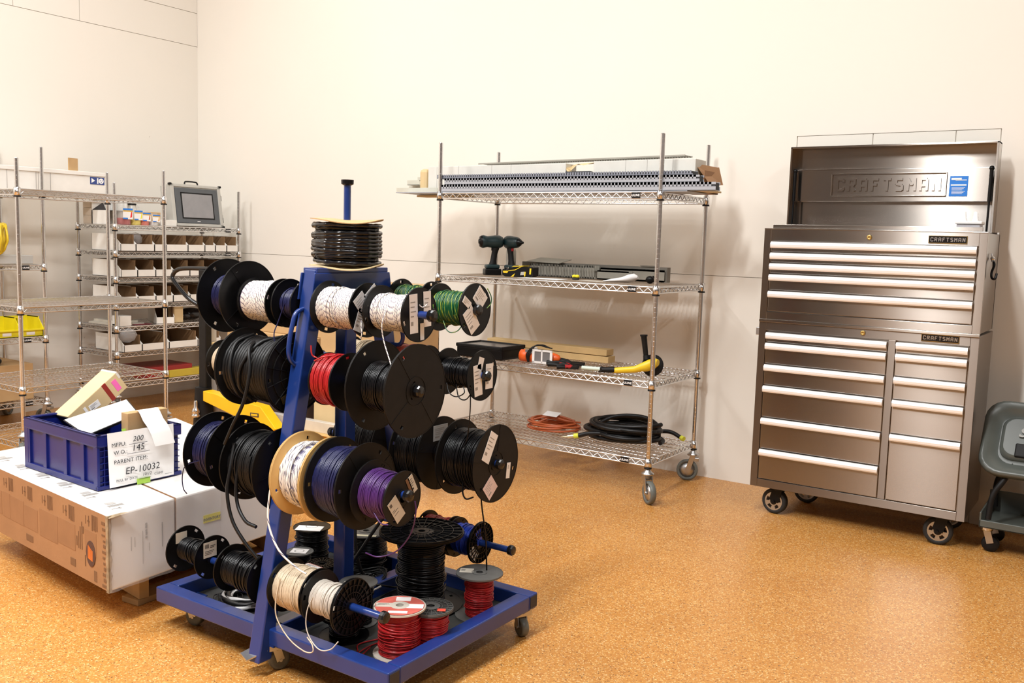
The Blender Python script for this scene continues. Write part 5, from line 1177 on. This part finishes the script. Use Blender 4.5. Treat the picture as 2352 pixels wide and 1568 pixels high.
for x, y, w2, h2, nm in ((-.02, .200, .06, .022, 0), (.0, .004, .055, .022, 0)):
    MB(Mt_ @ fr((w+.0145 if y < .1 else w+.010, 0, .006), (0, 1, 0), (-.045 if y < .1 else -.3, 0, 1)) @ Matrix.Translation((x, y, .0012))).box(-w2/2, w2/2, -h2/2, h2/2, 0, .001).build('green_tape', GREEN, sg)
# contents
lc = thing('long_carton', 'tan carton with red tape leaning out of the blue tote', 'carton', (-3.40, 2.15, .58))
Fm = fr((-3.57, 2.08, .605), (0, .22, .16), (-1, 0, 0))
MB(Fm).box(0, .275, 0, .105, -.088, 0).build('carton_body', CARDY, lc, bevel=.003)
MB(Fm).box(.186, .206, -.0008, .1055, -.0885, -.0005).build('red_tape', mat('dark_red_tape', (.30, .02, .015), .4), lc)
MB(Fm).box(.229, .252, -.001, 0, -.070, -.018).build('pink_mark', PINK, lc)
MB(Fm).box(.266, .2756, -.0008, .1058, -.03, .0008).build('clear_tape', mat('shiny_tape', (.75, .70, .62), .2), lc)
paper(lc, Fm @ fr((.115, -.0004, -.045), (1, 0, 0), (0, 0, 1)) @ Matrix.Rotation(-.12, 4, 'Z'), .05, .028, WHITE, GL); paper(lc, Fm @ fr((.075, -.0004, -.045), (1, 0, 0), (0, 0, 1)), .012, .05, WHITE)
MB(Fm).box(-.002, 0, 0, .105, -.088, -.004).build('dark_end', BLKM, lc)
bd = thing('document_folder', 'white document in a black edged folder propped in the blue tote', 'folder', (-3.37, 2.10, .56))
Q = [Vector(p) for p in ((-3.522, 2.04, .606), (-3.409, 2.24, .676), (-3.175, 2.135, .664), (-3.262, 1.975, .592))]; ctr = sum(Q, Vector())/4; up_ = (Q[2]-Q[0]).cross(Q[1]-Q[0]).normalized(); up_ = up_ if up_.z > 0 else -up_
s = MB(); o_ = [ctr+(q-ctr)*1.04-up_*.002 for q in Q]; u_ = [p-up_*.008 for p in o_]; s.add(o_+u_, [(0, 1, 2, 3), (7, 6, 5, 4)]+[(i, i+4, (i+1) % 4+4, (i+1) % 4) for i in range(4)]); s.build('backing', BLKP, bd)
s = MB(); o_ = Q; u_ = [p-up_*.0015 for p in o_]; s.add(o_+u_, [(0, 1, 2, 3), (7, 6, 5, 4)]+[(i, i+4, (i+1) % 4+4, (i+1) % 4) for i in range(4)]); s.build('paper', WHITE, bd)
s = MB(); n_ = [Q[3]*.72+Q[0]*.28, Q[3]*.60+Q[0]*.4, ctr*.35+Q[3]*.5+Q[0]*.15, ctr*.28+Q[3]*.66+Q[0]*.06]; s.add([p+up_*.001 for p in n_], [(0, 1, 2, 3)]); s.build('blue_note', mat('pale_blue', (.5, .80, .90), .6), bd)
s = MB(Matrix.Translation((-3.175, 2.165, .48)) @ Matrix.Rotation(radians(88), 4, 'Z')); s.box(-.086, .086, -.022, .022, 0, .192); s.build('small_carton', CARD, None, bevel=.002, at=(-3.155, 2.19, .50), label='small brown carton standing upright behind the sign in the blue tote', category='carton')
s = MB(); P0 = [(-3.165, .678), (-3.147, .680), (-3.138, .665), (-3.128, .640), (-3.108, .618), (-3.094, .59), (-3.084, .545)]; vs = []
for x, z_ in P0:
    for k in range(2): vs.append((x, 2.135+.088*k+(z_-.6)*-.22, z_))
vs += [(a-.001, b_, c) for a, b_, c in vs]; m_ = len(P0)
s.add(vs, [(2*i, 2*i+1, 2*i+3, 2*i+2) for i in range(m_-1)]+[(2*m_+2*i+2, 2*m_+2*i+3, 2*m_+2*i+1, 2*m_+2*i) for i in range(m_-1)], True)
s.build('packing_slip', WHITE, None, at=(-3.12, 2.14, .62), label='curled white packing slip hanging over the tote edge above the sign', category='paper')

# ------------------------------------------------------------------ pallet jack and boxes behind the cart
pj = thing('pallet_jack', 'pallet jack with tall black handle and yellow body behind the cart', 'pallet jack', (-4.60, 3.56, 0))
MB().tube(smoothpath([(-4.655, 3.55, .93), (-4.74, 3.53, .975), (-4.83, 3.51, 1.06), (-4.85, 3.51, 1.10), (-4.80, 3.52, 1.14), (-4.66, 3.55, 1.15), (-4.52, 3.58, 1.145), (-4.44, 3.6, 1.10), (-4.46, 3.6, 1.03), (-4.57, 3.56, .93)], 6), .013, 10).build('handle_loop', BLKG, pj)
MB().bar((-4.605, 3.555, 1.145), (-4.615, 3.56, .42), .066, .045).build('handle_column', BLKM, pj, bevel=.006)
MB().box(-4.63, -4.59, 3.53, 3.535, .86, .94).build('lettering_panel', SILV, pj) if False else None
s = MB(); s.cyl((-4.62, 3.55, .20), (-4.62, 3.55, .44), .062, .05); s.build('pump_housing', BLKM, pj)
s = MB(); s.lathe([(.020, .27), (.026, .275), (.026, .285), (.018, .29), (.025, .30), (.022, .315), (.012, .33), (.012, .36), (.008, .37)], 16, c=(-4.60, 3.48)); s.build('hydraulic_cap', CHROME, pj)
for y in (3.47, 3.65): MB(Matrix.Translation((-4.60, y, .085)) @ Matrix.Rotation(pi/2, 4, 'X')).lathe([(.03, -.028), (.078, -.028), (.085, -.018), (.085, .018), (.078, .028), (.03, .028)], 22).build('steer_wheel', BLKM, pj)
s = MB(); s.cyl((-4.60, 3.47, .085), (-4.60, 3.65, .085), .02); s.cyl((-4.60, 3.55, .08), (-4.60, 3.55, .26), .035); s.build('axle', BLKM, pj)
JP = ((-4.56, .43), (-4.45, .425), (-4.22, .385), (-4.17, .405), (-4.06, .398), (-3.93, .285), (-4.02, .25), (-4.20, .30), (-4.56, .37))
s = MB(); s.add([(a, 3.50, c) for a, c in JP]+[(a, 3.57, c) for a, c in JP], [tuple(range(8, -1, -1))[::-1], tuple(range(17, 8, -1))]+[(i, i+9, (i+1) % 9+9, (i+1) % 9) for i in range(9)]); s.build('yellow_body', YEL, pj, bevel=.003)
for y in (3.46, 3.66): MB().box(-4.00, -3.35, y, y+.12, .215, .255).build('fork', YEL, pj, bevel=.006)
Mj = fr((-4.105, 3.4985, .345), (1, 0, .05), (.0, 0, 1)); p = MB(Mj).box(-.035, .035, -.011, .011, 0, .001).build('black_badge', INK, pj); MB(Mj).box(-.027, .027, -.006, .006, .001, .0015).build('badge_window', YEL, p)
bn = thing('work_frame', 'low aluminium frame with wooden top carrying brown cartons behind the cart', 'frame', (-3.75, 3.8, 0))
for x in (-4.63, -3.30):
    for y in (3.62, 4.12): MB().box(x-.02, x+.02, y-.02, y+.02, 0, .84 if x < -4 else .70).build('upright', mat('pale_aluminium', (.62, .60, .56), .4, .3), bn, bevel=.002)
MB().box(-4.61, -3.28, 3.60, 3.64, .285, .345).build('rail', MATS['pale_aluminium'], bn, bevel=.002); MB().box(-4.61, -3.28, 4.10, 4.14, .285, .345).build('rail', MATS['pale_aluminium'], bn, bevel=.002)
MB().box(-4.60, -3.22, 3.58, 4.08, .675, .712).build('wooden_top', PINE, bn, bevel=.003)
MB().box(-4.61, -3.30, 3.6, 4.14, .270, .285).build('lower_board', PINE, bn)
q = MB().box(-4.50, -3.75, 3.63, 4.05, .7125, .80).build('flat_carton', CARD, None, bevel=.004, at=(-4.1, 3.85, .7125), label='low brown carton at the left end of the wooden top', category='carton', group='brown cartons behind the cart')
MB().box(-3.72, -3.20, 3.63, 4.02, .7125, 1.115).build('tall_carton', CARD, None, bevel=.004, at=(-3.3, 3.85, .7125), label='large brown carton on the wooden top, right behind the cart mast', category='carton', group='brown cartons behind the cart')
MB().box(-4.46, -3.745, 3.66, 4.02, .8005, 1.00).build('tall_carton', CARD, None, bevel=.004, at=(-4.1, 3.85, .80), label='medium brown carton stacked on the low one, left behind the mast', category='carton', group='brown cartons behind the cart')
MB().box(-3.82, -3.36, 3.68, 4.02, .2855, .66).build('lower_carton', CARDY, None, bevel=.004, at=(-3.2, 3.85, .2855), label='pale brown carton on the lower board of the frame behind the cart', category='carton', group='brown cartons behind the cart')
dk = thing('dark_box', 'dark box with pale lettering on the lower board behind the jack', 'box', (-4.2, 3.85, .2855), 0, 'boxes on the lower board')
MB().box(-4.52, -3.9, 3.68, 4.05, .2855, .56).build('box_body', mat('dark_brown_box', (.06, .035, .03), .6), dk, bevel=.004)
text('box_lettering', 'OG', fr((-4.38, 3.679, .47), (1, 0, 0), (0, 0, 1)), .06, mat('lettering_grey', (.4, .4, .4), .6), dk, .0004)

# ------------------------------------------------------------------ left rack with bins (far corner)
def bin_mesh(w, h=.124, dep=.36, fh=.052):
    """open-front corrugated bin: front at x=0, runs to -x, centred on y"""
    s = MB(); t = .003
    side = [(0, 0), (0, fh), (-.10, h), (-dep, h), (-dep, 0)]
    for y in (-w/2, w/2-t):
        s.m = 0; vs = [(x, y, z) for x, z in side]+[(x, y+t, z) for x, z in side]
        s.add(vs, [(0, 1, 2, 3, 4)] if y > 0 else [(0, 1, 2, 3, 4)], False); s.m = 1 if y < 0 else 0; s.add(vs, [(9, 8, 7, 6, 5)], False); s.m = 0
        s.add(vs, [(i, (i+1) % 5, 5+(i+1) % 5, 5+i) for i in range(5)], False)
    s.m = 1; s.box(-dep, 0, -w/2, w/2, 0, t); s.box(-dep, -dep+t, -w/2, w/2, 0, h); s.box(-.006, -.003, -w/2+t, w/2-t, 0, fh-.001)
    s.box(-dep*.98, -.02, w/2-t-.001, w/2-t, t, h-.004)
    s.m = 0; s.box(-.003, 0, -w/2, w/2, 0, fh)
    return s
BW = mat('white_bin_board', (.80, .78, .73), .6, 0, .03); BK = mat('kraft_inside', (.26, .15, .07), .75)
def place_bin(y0, y1, z, label, grp, xf=-6.075, h=.124):
    s = bin_mesh(y1-y0-.004, h); s.M = I4
    o = s.build('parts_bin', [BW, BK], None); o.location = (xf, (y0+y1)/2, z+.0055)
    o['label'] = label; o['category'] = 'parts bin'; o['group'] = grp
E1 = [3.965, 4.09, 4.243, 4.345, 4.535, 4.69, 4.79, 4.90, 5.012]
ordn = ['first', 'second', 'third', 'fourth', 'fifth', 'sixth', 'seventh', 'eighth']
for i in range(8): place_bin(E1[i], E1[i+1], 1.207, f'white cardboard parts bin, {ordn[i]} from the left in the uppermost bin row', 'white parts bins, uppermost row')
E2 = [3.965, 4.10, 4.25, 4.40, 4.55, 4.70, 4.85, 5.00]
for i in range(7): place_bin(E2[i], E2[i+1], 1.020, f'white cardboard parts bin, {ordn[i]} from the left in the second bin row', 'white parts bins, second row')
for i in range(7): place_bin(E2[i], E2[i+1], .826, f'white cardboard parts bin, {ordn[i]} from the left in the third bin row', 'white parts bins, third row')
E4 = [3.98, 4.13, 4.36, 4.62, 4.84]
for i in range(4): place_bin(E4[i], E4[i+1], .473, f'wide white parts bin, {ordn[i]} from the left in the lowest bin row', 'white parts bins, lowest row')
# fifth level: odds and ends
zz = .662+.0055
MB().box(-6.20, -6.10, 3.97, 4.06, zz, zz+.075).build('white_box', BW, None, bevel=.003, at=(-6.15, 4.0, zz), label='small white box at the front left of the mixed shelf under the bins', category='box')
o = bin_mesh(.13, .13, .32, .05).build('parts_bin', [BW, BK], None); o.location = (-6.09, 4.34, zz); o.rotation_euler = (0, 0, radians(-24)); o['label'] = 'single white parts bin set askew on the mixed shelf'; o['category'] = 'parts bin'
MB().box(-6.20, -6.12, 4.44, 4.52, zz, zz+.125).build('carton', CARDY, None, bevel=.003, at=(-6.15, 4.48, zz), label='small tan carton right of the askew bin on the mixed shelf', category='carton')
s = MB(); s.sphere((-6.25, 4.68, zz+.05), .11, (.8, 1, .45)); s.sphere((-6.22, 4.60, zz+.04), .06, (.8, 1, .6)); s.build('black_bag', BLKG, None, at=(-6.25, 4.68, zz), label='crumpled black plastic bag on the mixed shelf behind the jack handle', category='bag')
MB().box(-6.50, -6.15, 3.97, 4.20, zz, zz+.012).box(-6.48, -6.2, 4.0, 4.18, zz+.0125, zz+.03).build('flat_papers', PAPB, None, at=(-6.3, 4.05, zz), label='flat stack of papers at the back left of the mixed shelf', category='papers')
MB().box(-6.45, -6.12, 4.10, 4.24, zz+.0, zz+.006).build('maroon_folder', mat('maroon', (.16, .03, .04), .5), None, at=(-6.3, 4.15, zz), label='thin maroon folder lying flat in front of the papers', category='folder')
zz = .245+.0055
MB().box(-6.45, -6.12, 4.20, 4.60, zz, zz+.09).build('red_case', mat('dark_red_case', (.30, .015, .015), .45), None, bevel=.006, at=(-6.3, 4.4, zz), label='dark red case on the bottom shelf of the bin rack', category='case')
MB().box(-6.18, -6.10, 4.38, 4.86, zz, zz+.055).build('yellow_level', mat('dull_yellow', (.55, .42, .04), .45), None, bevel=.004, at=(-6.14, 4.6, zz), label='long yellow level tool lying on the bottom shelf of the bin rack', category='level')
# plastic bags, white stack
def bag(label, c, r, sc, sd, m=FILM):
    random.seed(sd); s = MB(); s.sphere(c, r, sc, 18, 12); s.v = [(a+random.uniform(-.1, .1)*r, b_+random.uniform(-.1, .1)*r, z_+random.uniform(-.08, .08)*r) for a, b_, z_ in s.v]
    s.build('plastic_bag', m, None, at=c, label=label, category='bag', group='clear plastic bags')
bag('crumpled clear plastic bag lying over the lowest bin row', (-6.11, 4.03, .60), .065, (.6, 1.2, .8), 4)
bag('clear plastic bag sticking out of the second bin of the uppermost row', (-6.17, 4.15, 1.30), .05, (.8, 1, .9), 5)
zz = 1.397+.0055
for k, (y0, y1, z0, z1) in enumerate(((3.955, 4.03, 0, .06), (3.955, 4.03, .061, .115), (3.955, 4.03, .116, .165))):
    MB().box(-6.52, -6.42, y0, y1, zz+z0, zz+z1).build('carton', mat('pale_tan_box', (.55, .47, .38), .6), None, bevel=.002, at=(-6.47, 4, zz+z0), label=f'small tan box, {("bottom", "middle", "top")[k]} of the pile at the rear left of the top bin shelf', category='carton', group='small tan boxes')
s = MB(); s.box(-6.40, -6.20, 3.95, 3.955, zz, zz+.10); s.box(-6.40, -6.2, 4.10, 4.105, zz, zz+.2); s.box(-6.40, -6.39, 3.95, 4.10, zz, zz+.23); s.m = 1; s.add([(-6.40, 3.951, zz+.10), (-6.22, 3.951, zz+.10), (-6.26, 3.951, zz+.155)], [(0, 1, 2)], False)
s.add([(-6.40, 4.0, zz+.10), (-6.22, 4.0, zz+.10), (-6.22, 4.1, zz+.10), (-6.4, 4.1, zz+.10)], [(0, 1, 2, 3)], False)
s.build('open_white_box', [BW, INK], None, at=(-6.3, 4.0, zz), label='open white box with dark inside at the left of the top bin shelf', category='box')
jars = ((4.045, .046, .125, RED, (.80, .03, .03)), (4.135, .040, .112, mat('yellow_crimps', (.80, .62, .03), .5), (.80, .80, .05)), (4.205, .038, .098, mat('orange_crimps', (.75, .12, .05), .5), (.55, .16, .05)), (4.287, .036, .085, mat('clear_crimps', (.75, .72, .68), .5), (.80, .45, .08)))
names = ('largest jar with red contents and a blue topped printed label', 'second jar from the left with bright yellow contents and printed label', 'third jar from the left with orange red contents and printed label', 'smallest jar of the row, white contents, next to the white box')
for (yc, r, h, m, ac), nm in zip(jars, names):
    j = thing('supply_jar', nm, 'jar', (-6.15, yc, zz), 0, 'supply jars on the top bin shelf')
    MB(Matrix.Translation((-6.15, yc, zz))).lathe([(r*.95, 0), (r, .004), (r, h*.38)], 18).build('contents', m, j)
    MB(Matrix.Translation((-6.15, yc, zz))).lathe([(r*1.01, .001), (r*1.02, h*.9), (r*.85, h), (r*.7, h+.004)], 18).build('jar_wall', POLY, j)
    M = fr((-6.15+r+.003, yc, zz+h*.62), (0, 1, 0), (0, 0, 1)); wl_, hl = r*1.7, h*.62
    p = paper(j, M, wl_, hl, WHITE, name='printed_label')
    MB(M).box(-wl_/2, wl_/2, hl*.32, hl*.5, .0006, .001).box(-wl_/2, 0, -hl*.5, -hl*.36, .0006, .001).build('blue_print', BLUL, p)
    MB(M).box(-wl_/2, wl_/2, hl*.20, hl*.32, .0006, .001).build('gold_print', mat('gold_print', (.7, .42, .05), .5), p)
    MB(M).prism([(wl_*.22, -hl*.36), (wl_*.42, -hl*.3), (wl_*.44, hl*.2), (wl_*.34, hl*.18)], .0006, .001).build('colour_print', mat('jar_accent_%d' % int(yc*1000), ac, .5), p)
for yc, h, nm in ((4.105, .182, 'taller clear jar with black lid behind the yellow jar'), (4.185, .145, 'clear jar with black lid and red contents behind the orange jar')):
    j = thing('lidded_jar', nm, 'jar', (-6.26, yc, zz), 0, 'black lidded jars')
    MB(Matrix.Translation((-6.26, yc, zz))).lathe([(.036, 0), (.038, .005), (.038, h*.8), (.028, h*.93), (.028, h)], 18).build('jar_wall', mat('milky_jar', (.55, .53, .48), .3), j)
    MB(Matrix.Translation((-6.26, yc, zz))).lathe([(.030, h), (.031, h+.002), (.031, h+.012), (0, h+.013)], 18).build('lid', BLKP, j)
MB().box(-6.34, -6.22, 4.26, 4.40, zz, zz+.10).build('carton', CARD, None, bevel=.003, at=(-6.28, 4.33, zz), label='small brown carton behind the white box on the top bin shelf', category='carton')
MB().box(-6.20, -6.12, 4.335, 4.47, zz, zz+.045).build('white_box', BW, None, bevel=.002, at=(-6.16, 4.4, zz), label='low white box between the smallest jar and the screen case', category='box')
bag('large clear plastic bag behind the jars on the top bin shelf', (-6.40, 4.20, zz+.10), .12, (.5, 1.1, .85), 6)
# screen case
Mh = fr((-6.135, 4.685, zz+.003), (.02, 1, -.004), (-.16, -.035, 1))
hc = thing('screen_case', 'silver carrying case with a grey operator screen on the top bin shelf', 'case', (-6.19, 4.69, zz))
W2, H2 = .228, .325
MB(Mh).box(-W2, W2, .0, H2, -.125, -.004).build('case_body', SILV, hc, bevel=.004)
s = MB(Mh)
for a in ((-W2, W2, 0, .022), (-W2, W2, H2-.022, H2), (-W2, -W2+.030, 0, H2), (W2-.030, W2, 0, H2)): s.box(*a, -.012, .006)
s.build('case_frame', SILV, hc, bevel=.003)
for x in (-W2, W2):
    for y in (0, H2): MB(Mh).cb((x*.99, y*.985+.002, -.002), (.022, .016, .024)).build('corner_cap', BLKP, hc, bevel=.003)
bz = MB(Mh).box(-W2+.036, W2-.034, .024, H2-.028, -.006, .004).build('bezel', BEZ, hc, bevel=.004)
MB(Mh).box(-.145, .150, .058, .262, .004, .0055).build('screen_border', BLKP, bz); MB(Mh).box(-.135, .140, .068, .252, .0055, .0062).build('screen', SCRN, bz)
MB(Mh).box(-.014, .014, .036, .041, .004, .0048).build('maker_mark', WHITE, bz)
MB(Mh).tube(smoothpath([(-.06, H2, -.05), (-.055, H2+.028, -.05), (-.03, H2+.034, -.05), (.03, H2+.034, -.05), (.055, H2+.028, -.05), (.06, H2, -.05)], 5), .006, 8).build('carry_handle', BLKP, hc)
for y in (.06, .235): MB(Mh).box(W2, W2+.012, y-.022, y+.022, -.03, -.004).build('latch', BLKP, hc, bevel=.003)
MB(Mh).cb((W2+.008, .09, -.02), (.012, .03, .02)).build('latch', BLKP, hc, bevel=.003)

# ------------------------------------------------------------------ left rack by the wall
z5 = 1.605+.0055
lb = thing('long_white_box', 'very long white box with blue outlet sticker on the upper shelf by the wall', 'box', (-6.4, 3.2, z5))
MB().box(-6.52, -6.30, 2.2, 4.015, z5, z5+.135).build('box_body', BW, lb, bevel=.003)
MB().box(-6.53, -6.292, 2.2, 4.02, z5+.130, z5+.158).build('lid', BW, lb, bevel=.003)
s = MB()
for y in (3.288, 3.485, 3.50, 3.586): s.box(-6.2995, -6.299, y, y+.003, z5, z5+.13)
s.build('panel_seam', INKG, lb)
Ml = fr((-6.2985, 3.935, z5+.098), (0, 1, 0), (0, 0, 1)); p = MB(Ml).box(-.055, .055, -.026, .026, -.001, .001).build('outlet_sticker', NAVL, lb)
s = MB(Ml); s.prism([(-.045, .018), (-.045, -.016), (-.018, .001)][::-1], .001, .0018); s.box(-.002, .008, -.02, .02, .001, .0018); s.ring([(.0, .001), (.019, .001), (.019, .0018), (0, .0018)], 20) if False else None
s.M = Ml @ Matrix.Translation((.030, 0, 0)); s.prism([(.019*cos(2*pi*k/20), .019*sin(2*pi*k/20)) for k in range(20)], .001, .0018); s.build('sticker_symbols', WHITE, p)
s = MB(Ml @ Matrix.Translation((.030, 0, 0)))
for x, y in ((-.007, .003), (.007, .003), (0, -.009)): s.prism([(x+.003*cos(2*pi*k/10), y+.004*sin(2*pi*k/10)) for k in range(10)], .0018, .0022)
s.build('outlet_dots', NAVL, p)
MB(Matrix.Translation((-6.33, 3.772, z5+.1585)) @ Matrix.Rotation(.08, 4, 'Z')).box(-.003, .003, -.037, .037, 0, .088).build('cardboard_scrap', CARD, None, at=(-6.33, 3.77, z5+.1585), label='square brown cardboard scrap standing on the long white box', category='cardboard')
# yellow bins
z6 = .622+.0055
YB = mat('yellow_bin_plastic', (.80, .68, .015), .4, 0, .04)
def ybin(label, x, y, w=.145, dep=.2, h=.13):
    s = MB(); t = .004; side = [(0, 0), (0, .045), (.012, .05), (-.06, h), (-dep, h), (-dep, 0)]
    r = thing('stacking_bin', label, 'bin', (x, y, z6), 0, 'yellow stacking bins')
    s = MB(Matrix.Translation((x, y, z6)))
    for yy in (-w/2, w/2-t):
        vs = [(a, yy, b_) for a, b_ in side]+[(a, yy+t, b_) for a, b_ in side]
        s.add(vs, [(0, 1, 2, 3, 4, 5), (11, 10, 9, 8, 7, 6)]+[(i, (i+1) % 6, 6+(i+1) % 6, 6+i) for i in range(6)], False)
    s.box(-dep, 0, -w/2, w/2, 0, t); s.box(-dep, -dep+t, -w/2, w/2, 0, h); s.box(-t, 0, -w/2, w/2, 0, .045); s.box(-.006, .012, -w/2, w/2, .043, .052); s.box(-dep, -.055, -w/2-.005, -w/2+t, h-.006, h); s.box(-dep, -.055, w/2-t, w/2+.005, h-.006, h)
    s.build('bin_body', YB, r); s = MB(Matrix.Translation((x, y, z6))).box(0, .001, -w*.3, w*.1, .012, .032); s.build('card_label', WHITE, r)
for k, y in enumerate((3.385, 3.225, 3.065)): ybin(('yellow stacking bin nearest the right post of the wall rack', 'yellow stacking bin, middle one behind the front post', 'yellow stacking bin at the left edge of the photo')[k], -6.205, y)
s = MB(); random.seed(8)
for k in range(9):
    r = .085+.004*random.uniform(-1, 1); M = Matrix.Translation((-6.34+.012*k, 3.245-.008*k, 1.118+.16)) @ Matrix.Rotation(radians(80+random.uniform(-8, 8)), 4, 'X') @ Matrix.Rotation(radians(random.uniform(-25, 25)), 4, 'Y')
    s.M = M; s.tube([(r*1.0*cos(a/20*2*pi), r*1.25*sin(a/20*2*pi), .01*sin(a)) for a in range(20)], .007, 6, closed=True)
s.build('yellow_cable', mat('yellow_cable', (.70, .50, .02), .4), None, at=(-6.34, 3.2, 1.118), label='bundle of yellow cable on the middle shelf at the left photo edge', category='cable')
MB().box(-6.42, -6.24, 3.10, 3.42, 1.116, 1.175).build('grey_tray', mat('light_grey_tray', (.50, .49, .46), .5), None, bevel=.004, at=(-6.33, 3.26, 1.116), label='low light grey tray in front of the yellow cable', category='tray')
z7 = .19+.0055
MB().box(-6.70, -6.24, 2.75, 3.40, z7, z7+.245).build('brown_carton', CARD, None, bevel=.004, at=(-6.45, 3.05, z7), label='large brown carton on the bottom shelf of the wall rack', category='carton')
s = MB(); s.sphere((-6.32, 3.14, z7+.27), .085, (.9, 1, .4)); s.sphere((-6.36, 3.05, z7+.265), .08, (1, 1, .35)); s.build('black_bundle', BLKM, None, at=(-6.32, 3.1, z7+.245), label='black bundle lying on the large brown carton', category='bundle')
